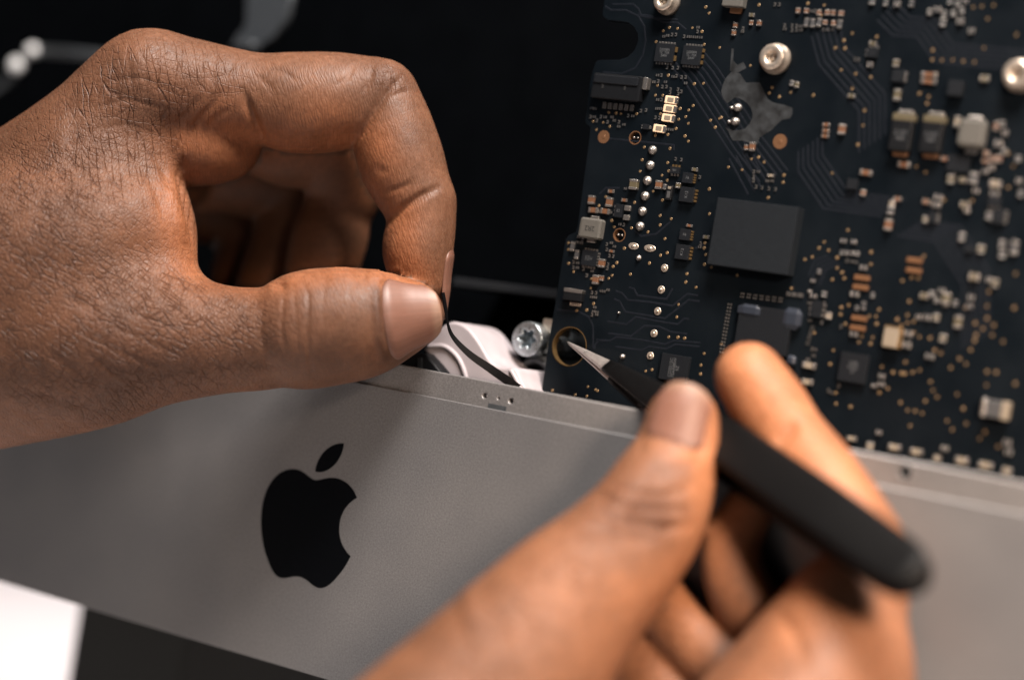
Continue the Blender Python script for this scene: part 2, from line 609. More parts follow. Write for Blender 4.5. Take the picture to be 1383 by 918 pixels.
# ------------------------------------------------------------------ blurred metal pieces in the case
br = empty('steel_bracket', on_plane(360, 30, 52), 'dark grey steel bracket with bent foot above the knuckles', 'bracket')
pp = [on_plane(x, y, 52) for x, y in ((338, -25), (402, -25), (392, 25), (375, 52), (352, 67), (318, 64), (324, 50), (336, 36))]
plate('arm', [[(p[0], p[2]) for p in pp]], 50.5, 52.5, 'bracket', br, bevel=0.4)
pp = [on_plane(x, y, 50) for x, y in ((320, 67), (330, 58), (352, 59), (352, 69))]
plate('foot', [[(p[0], p[2]) for p in pp]], 46.5, 50.0, 'bracket', br, bevel=0.5)
rod = empty('steel_rod', on_plane(100, 74, 48), 'thin steel rod with two screw heads coloured as glints at upper left', 'rod')
tube('shaft', [on_plane(40, 68, 48), on_plane(110, 73, 48), on_plane(220, 84, 48)], 1.35, 'bracket', rod)
tube('hook', catmull([on_plane(x, y, 48) for x, y in ((-20, 128), (2, 116), (16, 104), (23, 88))], 5), 1.4, 'bracket', rod)
for x, y, r in ((42, 68, 1.7), (20, 88, 2.1)):
    p = on_plane(x, y, 46)
    lathe_y('screw_head', p[0], p[2], [(r, 47.5), (r, 46.2), (r * 0.85, 45.4), (r * 0.5, 45.0), (r * 0.06, 44.9)], 'bright', rod)

# ------------------------------------------------------------------ white fan housing behind the lip
fan = empty('fan_housing', on_plane(640, 520, 16), 'white plastic fan housing behind the lip under the thumb tip', 'fan')
FY = 15.0


def pxl(pts, Y):
    return [(p[0], p[2]) for p in (on_plane(x, y, Y) for x, y in pts)]


out = catmull([(572, 472), (583, 455), (598, 440), (612, 434), (630, 441), (646, 460), (659, 482), (668, 492), (680, 496), (695, 497), (703, 512), (712, 530), (722, 560)], 4)
out = [tuple(q) for q in out] + [(700, 600), (640, 600), (618, 540), (608, 512), (597, 497), (584, 484)]
plate('shell', [pxl(out, FY)], FY, FY + 14, 'white', fan, bevel=0.6)
rg = catmull([on_plane(x, y, FY) for x, y in ((578, 468), (600, 468), (616, 480), (626, 498), (631, 520), (633, 545))], 6)
tube('ridge', rg, 0.55, 'white', fan)
rg = catmull([on_plane(x, y, FY) for x, y in ((690, 500), (699, 516), (708, 534), (716, 556))], 5)
tube('ridge', rg, 0.5, 'white', fan)
bp_ = empty('dark_gap_plate', on_plane(570, 500, 10), 'small dark plate standing in for the shadowed gap between chin and fan', 'gap shade')  # dark plate added to stand in for the shadowed gap beside the fan
plate('body', [pxl([(540, 520), (545, 488), (560, 478), (576, 477), (590, 492), (606, 512), (600, 530)], 10)], 9, 13, 'dark', bp_, bevel=0.4)
plate('slot_edge', [pxl([(566, 484), (571, 483), (571, 500), (566, 503)], 9)], 8.4, 8.98, 'rib', bp_)

# ------------------------------------------------------------------ bolt and metal pieces beside the board
bo = empty('star_bolt', on_plane(712, 457, 24), 'zinc plated bolt with star socket beside the board edge', 'bolt')
c0 = on_plane(711.5, 457.5, 24)
R0 = 3.75
star = []
for i in range(48):
    t = 2 * math.pi * i / 48
    star.append((c0[0] + (1.9 + 0.42 * math.cos(6 * t)) * math.cos(t), c0[2] + (1.9 + 0.42 * math.cos(6 * t)) * math.sin(t)))
plate('head', [circle(c0[0], c0[2], R0, 40), star], 24.0, 27.2, 'zinc', bo, bevel=0.22)
lathe_y('socket_floor', c0[0], c0[2], [(2.45, 26.0), (0.9, 26.4), (0.05, 26.5)], 'zinc', bo)
lathe_y('shank', c0[0], c0[2], [(2.6, 27.1), (2.6, 36), (3.3, 36.2), (3.3, 42), (2.7, 42.3), (2.7, 61)], 'zinc', bo)
mt = empty('mounting_boss', on_plane(738, 505, 26), 'grey cast mounting boss beside the lower board edge', 'bracket')
q = on_plane(724, 512, 30)
lathe_y('boss', q[0], q[2], [(5.6, 45), (5.2, 30), (4.4, 28.6), (3.4, 28.6), (3.2, 31), (0.2, 31)], 'bracket', mt)
q = on_plane(742, 442, 26)
box('clip', (q[0] - 2.6, 27, q[2] - 1.6), (q[0] + 1.5, 33, q[2] + 1.8), 'beige', mt, 0.5)

# ------------------------------------------------------------------ thin black cable held by the left hand
def ribbon(name, pts, widths, thick, mat, parent=None, ups=None):
    pts = np.asarray(pts, float)
    rings = []
    for i, p in enumerate(pts):
        t = pts[min(i + 1, len(pts) - 1)] - pts[max(i - 1, 0)]
        t /= np.linalg.norm(t)
        vdir = p - CAMO
        vdir /= np.linalg.norm(vdir)
        s = np.cross(t, vdir)
        s /= np.linalg.norm(s)
        nn = np.cross(s, t)
        ang = ups[i] if ups is not None else 0.0
        s, nn = s * math.cos(ang) + nn * math.sin(ang), nn * math.cos(ang) - s * math.sin(ang)
        w = widths[i] / 2
        rings.append([tuple(p + s * w + nn * thick / 2), tuple(p - s * w + nn * thick / 2), tuple(p - s * w - nn * thick / 2), tuple(p + s * w - nn * thick / 2)])
    o = loft(name, rings, mat, parent, smooth=False)
    return o


cb = catmull([[598, 395, 411, 1.2, 1.1], [602, 418, 411, 1.0, 1.0], [604.5, 436, 411, 0.7, 1.1], [612, 455, 411.5, 0.9, 0.6], [634, 478, 412.5, 1.35, 0.25], [664, 499, 414, 1.7, 0.2], [692, 519, 416, 1.9, 0.1], [722, 545, 418, 2.4, 0.0], [760, 590, 420, 2.4, 0]], 6)
cable = ribbon('ribbon_cable', [at(q[0], q[1], q[2]) for q in cb], [q[3] for q in cb], 0.28, 'cable', ups=[q[4] for q in cb])
tag(cable, 'thin flat black ribbon cable pinched between thumb and index fingertip', 'cable')

# ------------------------------------------------------------------ circuit board
YB = 22.0
pcb = empty('circuit_board', (44, YB, 20), 'black circuit board crowded with components, gold vias and chips', 'circuit board')
rnd = random.Random(7)


def bd(px, py, Y=YB):
    p = on_plane(px, py, Y)
    return p[0], p[2]


def mmx(px, py, w):
    return abs(bd(px + w / 2, py)[0] - bd(px - w / 2, py)[0])


def mmz(px, py, h):
    return abs(bd(px, py + h / 2)[1] - bd(px, py - h / 2)[1])


outl = [(818, -40), (816, 0), (813.5, 19), (815, 24), (821, 28), (834, 29), (848, 31), (856, 37), (861, 46), (861.5, 56), (857, 68), (848, 77), (836, 81), (808, 81.5), (804.5, 84), (800, 97), (796, 115), (793, 146), (790, 163),
        (791.5, 168), (797, 171.5), (796.5, 180), (794, 200), (780, 306), (777, 314), (768, 317.5), (763.8, 323.5), (750, 408), (741.6, 457), (729, 545), (722, 600)]
holes = [(769, 467.8, 4.1), (857.8, 186.2, 1.42), (836.5, 317.4, 1.42)]
lp = [bd(*q) for q in outl] + [(bd(722, 600)[0], 22.0), (bd(1430, 600)[0], 22.0), (bd(1430, -60)[0] + 6, bd(1430, -60)[1] + 8)]
hl = [circle(*bd(x, y), r, 36) for x, y, r in holes]
plate('board', [lp] + hl, YB, YB + 1.5, 'board', pcb, bevel=0.12)


def ring(cx, cz, r0, r1, y0, y1, name, mat, parent, n=40):
    return plate(name, [circle(cx, cz, r1, n), circle(cx, cz, r0, n)], y0, y1, mat, parent)


x, z = bd(*holes[0][:2])
ring(x, z, 4.0, 4.16, YB - 0.05, YB + 1.55, 'hole_rim', 'gold', pcb)
for hx, hy, r in holes[1:]:
    x, z = bd(hx, hy)
    ring(x, z, 1.25, 1.45, YB - 0.03, YB + 1.55, 'hole_rim', 'copper', pcb)
    for k in (-0.45, 0.5):
        lathe_y('hole_pin', x + k, z + 0.05, [(0.26, YB + 1.5), (0.26, YB + 0.3), (0.12, YB + 0.1)], 'tin', pcb, 12)

# ---- shared unit meshes: x, z in [-.5, .5], y in [-1, 0] (rising from the board towards the viewer)


def unit_box(name, mat, x0=-.5, x1=.5, z0=-.5, z1=.5, y0=-1.0, y1=0.0, bev=0.06):
    me = bpy.data.meshes.new(name)
    v = [(x, y, z) for x in (x0, x1) for y in (y0, y1) for z in (z0, z1)]
    me.from_pydata(v, [], BOXF)
    bm = bmesh.new()
    bm.from_mesh(me)
    bmesh.ops.recalc_face_normals(bm, faces=bm.faces[:])
    bmesh.ops.bevel(bm, geom=bm.edges[:], offset=bev, segments=1, affect='EDGES')
    bm.to_mesh(me)
    bm.free()
    me.materials.append(M[mat])
    return me


UB = {}


def ub(mat, **kw):
    k = (mat, tuple(sorted(kw.items())))
    if k not in UB:
        UB[k] = unit_box('piece_' + mat, mat, **kw)
    return UB[k]


def put(name, me, x, z, w, h, t, parent=pcb, y=YB, rot=0.0):
    o = bpy.data.objects.new(name, me)
    link(o)
    o.location = (x * MM, y * MM, z * MM)
    o.scale = (w * MM, t * MM, h * MM)
    o.rotation_euler = (0, rot, 0)
    adopt(o, parent)
    return o


def kid(name, me, parent):
    o = bpy.data.objects.new(name, me)
    link(o, parent)
    return o


TERM = {'h': (dict(x0=-.53, x1=-.27, z0=-.53, z1=.53, y0=-1.05), dict(x0=.27, x1=.53, z0=-.53, z1=.53, y0=-1.05)),
        'v': (dict(z0=.27, z1=.53, x0=-.53, x1=.53, y0=-1.05), dict(z0=-.53, z1=-.27, x0=-.53, x1=.53, y0=-1.05))}


def cap(px, py, w, h, mat='brown', term='tin', name='capacitor'):
    x, z = bd(px, py)
    W, H = mmx(px, py, w), mmz(px, py, h)
    k_ = 0.90 if px < 1000 else 0.80
    W, H = W * k_, H * k_
    t = min(max(0.55 * min(W, H), 0.3), 1.2)
    o = put(name, ub(mat), x, z, W * 0.96, H * 0.96, t, rot=rnd.uniform(-.04, .04))
    for kw in TERM['h' if W > H else 'v']:
        kid('terminal', ub(term, **kw), o)
    return o


# brown / olive / grey / cream chip capacitors and resistors: px, py, w, h, body
CAPS = {
    'brown': [(891, 250, 9, 13), (800.3, 270.5, 9, 13), (824.3, 273.5, 9, 14), (802.6, 284.2, 14, 8), (818.6, 285.7, 14, 8), (814, 355.8, 9, 13), (806, 378, 9, 14), (813.5, 375.7, 6, 8),
              (826, 258.7, 9, 5), (844, 270.6, 9, 5), (1017, 198.6, 9, 15), (1008.5, 199.5, 6, 9), (1116.4, 169, 12, 6), (1116, 177, 12, 6), (1115, 184, 12, 6), (1138.3, 175.4, 11, 17),
              (1221.8, 222.6, 20, 10), (1170.6, 233.7, 20, 9), (1201, 304, 12, 19), (1213, 269, 13, 7), (1251.5, 272.7, 12, 8), (1255.6, 101.6, 26, 8), (1254.8, 110.8, 26, 8), (1346, 171, 8, 14),
              (994, 35, 6, 8), (992, 45, 6, 8), (1026.3, 32, 7, 9), (1015.4, 31.5, 6, 8), (1078.6, 15, 7, 9), (1090, 15.5, 7, 9), (1107, 17.6, 7, 9), (1118, 17.6, 7, 9), (1126, 18, 7, 9), (1137, 18.8, 8, 9),
              (1115, 31, 7, 8), (1126.5, 32, 7, 9), (1333, 207.6, 9, 9), (1342, 215, 9, 9), (1350, 215, 9, 12), (1331.5, 218, 12, 6), (1166.6, 260.8, 8, 10), (1276.8, 215, 13, 7), (931.5, 305, 9, 4), (826.6, 339.4, 8, 4)],
    'olive': [(858, 250, 12, 15), (1016, 21, 9, 6), (1077, 115, 7, 10), (1150.7, 130, 12, 7), (939, 229.4, 9, 5), (954.4, 320.5, 9, 5), (1179.6, 59.6, 12, 7), (1211, 86, 9, 12), (1213, 129, 11, 19), (1330.7, 107, 14, 10),
              (1285, 242.7, 11, 14), (1301, 243.5, 11, 9), (1303.8, 277, 14, 10), (1249, 399.8, 14, 10), (1279, 403, 13, 18), (1265.4, 429, 10, 12), (1274.4, 457, 11, 13), (1294.8, 435, 12, 21), (1325.8, 336.8, 11, 13), (1316.8, 374.4, 16, 13), (1344.6, 382.5, 10, 14), (1250.7, 296.8, 9, 11), (917, 251, 7, 8)],
    'greyc': [(774.3, 333, 6, 14), (780, 344, 6, 14), (1090, 31, 7, 15), (1098.4, 32, 7, 15), (1107, 31, 7, 15), (1135, 33.5, 7, 15), (1070, 112.8, 6, 9), (1178.8, 2.5, 9, 11), (1197, 4, 7, 13), (1212.6, 6.5, 10, 10), (1232, 5, 7, 13),
              (1256.4, 17, 8, 10), (1267, 13.9, 11, 9), (1276, 18.8, 7, 9), (1288, 18.8, 8, 10), (1299.7, 14.7, 8, 10), (1274.4, 31, 9, 14), (1298, 29.7, 11, 11), (1312.8, 42.8, 9, 9), (1284, 2.5, 8, 9), (1294, 5.7, 7, 9), (1304.6, 2.5, 8, 8),
              (1176, 88, 9, 9), (1204, 284.5, 10, 14), (1268, 266.5, 13, 8), (1266, 277, 13, 11), (1307, 285, 9, 9), (1349.5, 195, 12, 12), (1339.7, 227, 9, 9), (1331.5, 232, 9, 8), (1316, 241, 13, 18), (1318.5, 258, 9, 8), (1358.5, 180, 9, 9), (1354, 168, 9, 10),
              (1336, 292, 9, 12), (1299.7, 320.4, 10, 14), (1354.4, 330, 10, 12), (1354.4, 344, 10, 12), (1370.7, 335, 12, 24), (1336, 378, 9, 8), (1259.7, 397, 8, 9), (1272.7, 393, 9, 8), (1265.4, 405.5, 8, 9), (1312, 402, 10, 8), (1310, 413.7, 10, 8), (1277.6, 411, 8, 8), (1290.7, 409.6, 8, 9),
              (1253, 429, 10, 10), (1241, 428.4, 8, 8), (1227.3, 451, 14, 11), (1225, 466, 14, 11), (1256.4, 481.5, 14, 9), (1191.5, 508, 10, 8), (1191, 519, 11, 8), (1181, 521, 8, 7), (1187.6, 584, 9, 8), (1276.5, 605.5, 11, 9), (1361, 597.5, 11, 10), (1363, 610, 11, 10),
              (1155, 397.5, 14, 9), (1179, 399, 6, 8), (1167, 412.8, 6, 14), (1157.6, 416.3, 6, 8), (1153.7, 451.6, 13, 8), (1140, 325.6, 9, 7), (1154, 327, 9, 7), (1137.5, 341, 6, 7), (1144.6, 341.6, 6, 7), (1152, 342, 6, 7), (1158.7, 343, 6, 7), (1167, 362, 12, 8), (1107, 367, 6, 8), (1098.6, 379.4, 7, 6), (1094.4, 393.6, 6, 6), (1099, 400, 11, 7), (1114, 397.5, 8, 9), (898.7, 252.6, 5, 8), (1344, 262, 14, 9), (1357, 205, 8, 9), (1376, 215, 9, 10), (1377, 245, 9, 9), (1379, 262, 8, 12)],
    'cream': [(1120, 426.6, 9, 12), (1093.7, 493.6, 23, 11), (1091, 515.7, 20, 10), (1151, 592, 17, 8), (1176, 602, 11, 13), (1209, 604, 21, 11), (1238.6, 610, 21, 11), (1266.7, 618.6, 13, 10), (1300, 622, 22, 12), (1331.8, 628.4, 23, 12), (1361, 636, 15, 12), (1293.6, 165, 9, 19), (1345.4, 249, 19, 12), (1041.5, 237.4, 12, 5), (1205.7, 275.4, 9, 10)],
}
for mat, lst in CAPS.items():
    for q in lst:
        cap(*q, mat, name='resistor' if mat == 'greyc' else 'capacitor')
# bare copper bars
for q in ((1165, 375.4), (1163, 388), (1161, 430), (1159, 443), (1236, 351.8), (1235, 365.4)):
    x, z = bd(*q)
    put('copper_bar', ub('copper'), x, z, mmx(*q, 21), mmz(*q, 7), 0.5)
# diodes
for q, w in (((907.8, 135.7), 17), ((905.7, 147.5), 17), ((903.5, 160), 17), ((891.8, 174.3), 16.5)):
    x, z = bd(*q)
    o = put('diode', ub('led'), x, z, mmx(*q, w) * 0.98, mmz(*q, 10.5), 0.55, rot=0.03)
    kid('terminal', ub('tin', x0=.30, x1=.54, z0=-.42, z1=.42, y0=-1.04), o)
    kid('lens', ub('cream', x0=-.3, x1=.22, z0=-.32, z1=.30, y0=-1.06, y1=-.9), o)
    kid('terminal', ub('tin', x0=-.52, x1=-.36, z0=-.45, z1=.45, y0=-.75), o)


# chips
def chip(px, py, w, h, t, lines=None, rot=0.0, size=0.6, pins=None, mat='chip', lab=None):
    x, z = bd(px, py)
    W, H = mmx(px, py, w), mmz(px, py, h)
    o = put('chip', ub(mat, bev=0.02), x, z, W, H, t)
    if lab:
        o['label'] = lab
    for side, n, pm in pins or []:
        for k in range(n):
            u = (k + 0.5) / n - 0.5
            if side in 'LR':
                s = -1 if side == 'L' else 1
                me = ub(pm, x0=min(s * .49, s * .49 + s * 0.5 / W), x1=max(s * .49, s * .49 + s * 0.5 / W), z0=u * .94 - .28 / n, z1=u * .94 + .28 / n, y0=-0.42, bev=0.01)
            else:
                s = -1 if side == 'B' else 1
                me = ub(pm, z0=min(s * .49, s * .49 + s * 0.5 / H), z1=max(s * .49, s * .49 + s * 0.5 / H), x0=u * .94 - .28 / n, x1=u * .94 + .28 / n, y0=-0.42, bev=0.01)
            kid('pin', me, o)
    if lines:
        text('marking', lines, x, z, YB - t - 0.012, size, 'print', o, rot)
    return o


P2 = math.pi / 2
chip(899.6, 72.5, 25, 25, 0.8, 'L0208A\nTC 75R\n24W', 0, 0.75, [('B', 6, 'tin'), ('T', 6, 'tin'), ('R', 2, 'gold')])
chip(936, 76, 25, 26, 0.8, 'L0208A\nTC 75R\n24W', 0, 0.75, [('B', 6, 'tin'), ('T', 6, 'tin'), ('R', 3, 'gold')])
chip(797.5, 349, 20, 21, 0.7, 'TPS\n75A\n41', P2, 0.7, [('R', 5, 'tin'), ('T', 5, 'tin'), ('B', 5, 'tin')])
chip(930.7, 241, 14, 14, 0.8, 'F6', 0, 0.8, [('R', 4, 'gold')])
chip(930, 263.7, 19, 20, 1.0, 'K12', P2, 0.9, [('R', 4, 'gold')])
chip(927, 317.4, 14, 15, 0.8, 'F6', 0, 0.8, [('R', 4, 'gold')])
chip(924, 341, 18, 20, 1.0, 'K12', P2, 0.9, [('R', 4, 'gold')])
chip(838, 285.4, 10, 18, 1.0, 'E2', 0, 0.8, [('L', 3, 'tin')])
for q in ((848.8, 281.6), (847.3, 294.2)):
    x, z = bd(*q)
    put('solder_pad', ub('tin'), x, z, mmx(*q, 8), mmz(*q, 7), 0.6)
chip(913, 230.5, 13, 9, 0.7, 'R01', 0, 0.6, [('T', 3, 'gold'), ('B', 3, 'tin')])
x, z = bd(906, 261)
o = put('diode', ub('dark'), x, z, mmx(906, 261, 8), mmz(906, 261, 20), 1.0)
kid('band', ub('cream', x0=-.3, x1=.3, z0=.2, z1=.45, y0=-1.03, y1=-.9), o)
kid('band', ub('greyc', x0=-.3, x1=.3, z0=-.4, z1=.12, y0=-1.03, y1=-.9), o)
chip(873.5, 172, 8, 7, 0.6, None, 0, 1, [('L', 2, 'tin'), ('R', 1, 'tin')])
chip(913, 497, 38, 36, 0.9, 'CD3215C\n75AR88W\n9Z', P2, 0.95, None, lab='black square chip with grey print CD3215C')
chip(1033.6, 446, 72, 62, 1.2, None, lab='large square processor chip behind the index fingertip')
chip(1104.7, 418, 15, 22, 0.8, None, 0, 1, [('L', 4, 'tin'), ('R', 3, 'tin')])
chip(1154, 497, 38, 40, 0.9, '338S\nV2A1\n17', 0, 1.0)
chip(1152.4, 249.3, 14, 14, 0.8)
chip(1180, 72, 14, 13, 0.8, None, 0, 1, [('L', 2, 'tin'), ('T', 3, 'tin')])
chip(1214.7, 103.7, 16, 16, 0.9, None, 0, 1, [('R', 4, 'tin')])
chip(1293, 121, 20, 20, 1.4)
chip(1295.6, 221.5, 30, 22, 0.7)
chip(1310, 336.8, 12, 9, 0.6)
chip(1261, 294, 10, 15, 0.7, None, 0, 1, [('R', 4, 'tin')])
chip(1350, 292.7, 16, 20, 0.9, None, 0, 1, [('L', 4, 'tin'), ('R', 4, 'tin')])
chip(1344, 272, 16, 14, 0.7, None, 0, 1, [('B', 3, 'tin')])
# tall block: the front face stands 3 mm above the board
p1, p2, p3 = (on_plane(*q, YB - 3.2) for q in ((969.6, 266.7), (1078.9, 277.8), (1066, 372)))
blk = box('heat_block', (p1[0], YB - 3.2, p3[2]), (p2[0], YB - 0.05, p1[2]), 'block', pcb, 0.12)
blk['label'] = 'large plain dark grey rectangular block'
# translucent tape bits on the processor
for px, py, w, h in ((1016, 420, 34, 17), (1072, 431, 26, 30), (1071, 487, 12, 14)):
    x, z = bd(px, py)
    put('adhesive_blob', ub('tape', bev=0.25), x, z, mmx(px, py, w), mmz(px, py, h), 1.45)
# power inductors
q = (802.6, 309.8)
x, z = bd(*q)
o = put('inductor', ub('ferrite', bev=0.09), x, z, mmx(*q, 29), mmz(*q, 28), 2.0)
kid('terminal', ub('tin', x0=-.2, x1=.2, z0=.46, z1=.64, y0=-.3, bev=.03), o)
kid('terminal', ub('tin', x0=-.2, x1=.2, z0=-.66, z1=-.46, y0=-.3, bev=.03), o)
text('marking', '2R2', x, z, YB - 2.02, 1.5, 'ink', o, math.pi)
q = (995, 4)
x, z = bd(*q)
o = put('inductor', ub('ferrite', bev=0.05), x, z + 0.6, mmx(*q, 28), mmz(*q, 24), 2.0)
kid('terminal', ub('copper', x0=-.2, x1=.35, z0=-.8, z1=-.46, y0=-.35, bev=.03), o)
q = (1316.5, 182)
x, z = bd(*q)
o = put('inductor', ub('ferrite', bev=0.12), x, z, mmx(*q, 35), mmz(*q, 38), 2.2)
kid('terminal', ub('tin', x0=-.22, x1=.28, z0=.40, z1=.62, y0=-.9, bev=.05), o)
kid('terminal', ub('greyc', x0=-.22, x1=.22, z0=-.7, z1=-.46, y0=-.35, bev=.03), o)
# tantalum capacitors
for q in ((1221.5, 181), (1262.5, 183.5)):
    x, z = bd(*q)
    o = put('tantalum_capacitor', ub('dark', bev=0.05), x, z, mmx(*q, 28), mmz(*q, 50), 2.0)
    kid('polarity_band', ub('olive', x0=-.51, x1=.51, z0=.3, z1=.51, y0=-1.02, bev=.04), o)
    kid('terminal', ub('tin', x0=-.32, x1=.36, z0=.48, z1=.62, y0=-.8, bev=.03), o)
    kid('terminal', ub('copper', x0=-.36, x1=.36, z0=-.62, z1=-.48, y0=-.35, bev=.03), o)
    text('marking', 'C107\n16A', x, z - 0.6, YB - 2.02, 1.2, 'print', o, 0)
# crystal and large ceramic
q = (1206.7, 456)
x, z = bd(*q)
o = put('crystal_oscillator', ub('cream', bev=0.05), x, z, mmx(*q, 20), mmz(*q, 28), 1.6)
kid('rim', ub('gold', x0=-.5, x1=.56, z0=.42, z1=.54, y0=-.99, bev=.02), o)
kid('rim', ub('gold', x0=.44, x1=.62, z0=-.5, z1=.5, y0=-.9, bev=.02), o)
q = (1347.5, 553)
x, z = bd(*q)
o = put('capacitor', ub('greyc', bev=0.05), x, z, mmx(*q, 34), mmz(*q, 24), 2.0)
kid('terminal', ub('cream', x0=.27, x1=.54, z0=-.53, z1=.53, y0=-1.05, bev=.05), o)
kid('terminal', ub('tin', x0=-.54, x1=-.36, z0=-.53, z1=.53, y0=-1.05, bev=.05), o)
# connectors
q = (838, 120)
x, z = bd(*q)
W, H = mmx(*q, 66), mmz(*q, 34)
o = put('ribbon_socket', ub('dark', bev=0.04), x, z, W, H, 1.9)
o['label'] = 'wide black ribbon socket with six grey solder pins'
kid('latch', ub('chip', x0=-.48, x1=.44, z0=.1, z1=.44, y0=-1.12, y1=-.95, bev=.03), o)
kid('slot', ub('ink', x0=-.30, x1=-.26, z0=-.1, z1=.08, y0=-1.03, y1=-.9, bev=.005), o)
kid('slot', ub('ink', x0=.16, x1=.20, z0=-.1, z1=.08, y0=-1.03, y1=-.9, bev=.005), o)
kid('retaining_tab', ub('tin', x0=.49, x1=.60, z0=.02, z1=.50, y0=-.75, bev=.03), o)
kid('retaining_tab', ub('tin', x0=.42, x1=.50, z0=-.02, z1=.28, y0=-.5, bev=.02), o)
kid('retaining_tab', ub('greyc', x0=-.52, x1=-.47, z0=.06, z1=.36, y0=-.75, bev=.01), o)
for k in range(6):
    px, py = 817 + 7.4 * k, 142.5 + 0.75 * k
    x, z = bd(px, py)
    put('solder_pin', ub('greyc', bev=0.08), x, z, mmx(px, py, 5), mmz(px, py, 9), 0.35)
q = (777.6, 399)
x, z = bd(*q)
o = put('small_socket', ub('dark', bev=0.04), x, z, mmx(*q, 25), mmz(*q, 15), 1.4)
kid('shield', ub('tin', x0=-.5, x1=.5, z0=.22, z1=.56, y0=-1.06, bev=.03), o)
for k in range(6):
    px, py = 771 + 2.6 * k, 410 + 0.4 * k
    x, z = bd(px, py)
    put('solder_pin', ub('beige'), x, z, mmx(px, py, 1.4), mmz(px, py, 5), 0.2)
# solder domes, ring pads, discs


def dome_mesh(name, mat, prof, n=24):
    v, f = [], []
    for r, y in prof:
        for i in range(n):
            a = 2 * math.pi * i / n
            v.append((r * math.cos(a), y, r * math.sin(a)))
    for i in range(len(prof) - 1):
        for j in range(n):
            k = (j + 1) % n
            f.append((i * n + j, i * n + k, (i + 1) * n + k, (i + 1) * n + j))
    f.append(tuple(range((len(prof) - 1) * n, len(prof) * n)))
    me = bpy.data.meshes.new(name)
    me.from_pydata(v, [], f)
    bm = bmesh.new()
    bm.from_mesh(me)
    bmesh.ops.recalc_face_normals(bm, faces=bm.faces[:])
    bm.to_mesh(me)
    bm.free()
    me.materials.append(M[mat])
    if name != 'test_point':
        me.shade_smooth()
    return me


dome = dome_mesh('solder_dome', 'tin', [(1, 0), (1, -.15), (.92, -.45), (.72, -.75), (.42, -.95), (.22, -1.0), (.2, -1.25), (.05, -1.3)])
rpad = dome_mesh('ring_pad', 'beige', [(1, 0), (1, -.12), (.9, -.25), (.55, -.25), (.45, -.12), (.4, -.15), (.35, -.5), (.15, -.6), (.03, -.6)])
disc = dome_mesh('test_point', 'copper', [(1, 0), (1, -.05), (.95, -.08), (.32, -.08), (.3, -.16), (.2, -.2), (.03, -.2)])
for q in ((881.6, 203), (878.4, 223.3), (874.7, 244), (871.5, 264.8), (868, 285.4), (864.7, 305.7)):
    x, z = bd(*q)
    put('solder_joint', dome, x, z, 0.98, 0.98, 0.8)
for q in ((897.7, 362), (893.2, 391.2), (888.4, 420.3), (883.5, 450.2), (878.5, 480.4)):
    x, z = bd(*q)
    put('ring_pad', rpad, x, z, 0.82, 0.82, 0.8)
for q, s in (((863, 348.4), .62), ((841, 481.6), .62), ((836.4, 422.5), .3)):
    x, z = bd(*q)
    put('solder_joint', dome, x, z, s, s, 0.6)
for q, w in (((855.7, 332.4), 14), ((877.8, 335.3), 16)):
    x, z = bd(*q)
    put('oval_pad', rpad, x, z, mmx(*q, w) / 2, 0.72, 0.6)
for q, r in (((815.3, 185), 1.38), ((1053.3, 191.3), 1.5)):
    x, z = bd(*q)
    put('test_point', disc, x, z, r, r, 0.4)
# threaded standoffs
for px, py, r in ((899, 2, 2.7), (1045, 78.5, 3.15), (1375, 101, 3.15)):
    x, z = bd(px, py, YB - 1.5)
    o = lathe_y('standoff', x, z, [(r, YB), (r, YB - 0.9), (r * 0.86, YB - 1.2), (r * 0.84, YB - 2.6), (r * .78, YB - 2.9), (r * .42, YB - 2.9), (r * .34, YB - 2.4), (r * .30, YB - 1.8), (r * .18, YB - 1.8), (r * .14, YB - 2.1), (r * 0.02, YB - 2.15)], 'beige', pcb, 36)
# bare ring with two bright solder blobs, and the dull residue round it
plate('residue_patch', [pxl(catmull([(989, 96), (1000, 100), (1008, 112), (1026, 112), (1037, 134), (1050, 140), (1070, 146), (1067, 160), (1056, 162), (1042, 176), (1026, 186), (1022, 196), (1003, 190), (990, 190), (984, 178), (980, 172), (990, 176), (1006, 174), (1016, 160), (1014, 146), (1004, 136), (992, 132), (982, 140), (974, 124), (980, 106)], 2), YB)], YB - 0.05, YB + 0.01, 'residue', pcb)
plate('residue_patch', [pxl([(988, 66), (991, 66), (990, 82), (996, 88), (1004, 84), (1008, 92), (998, 98), (986, 96)], YB)], YB - 0.05, YB + 0.01, 'residue', pcb)
for q in ((996.6, 145.5), (993.3, 164.3)):
    x, z = bd(*q)
    put('solder_joint', dome, x, z, 1.0, 0.85, 0.9)
    x, z = bd(q[0] - 8, q[1] + 0.5)
    put('solder_joint', dome, x, z, 0.45, 0.4, 0.5)

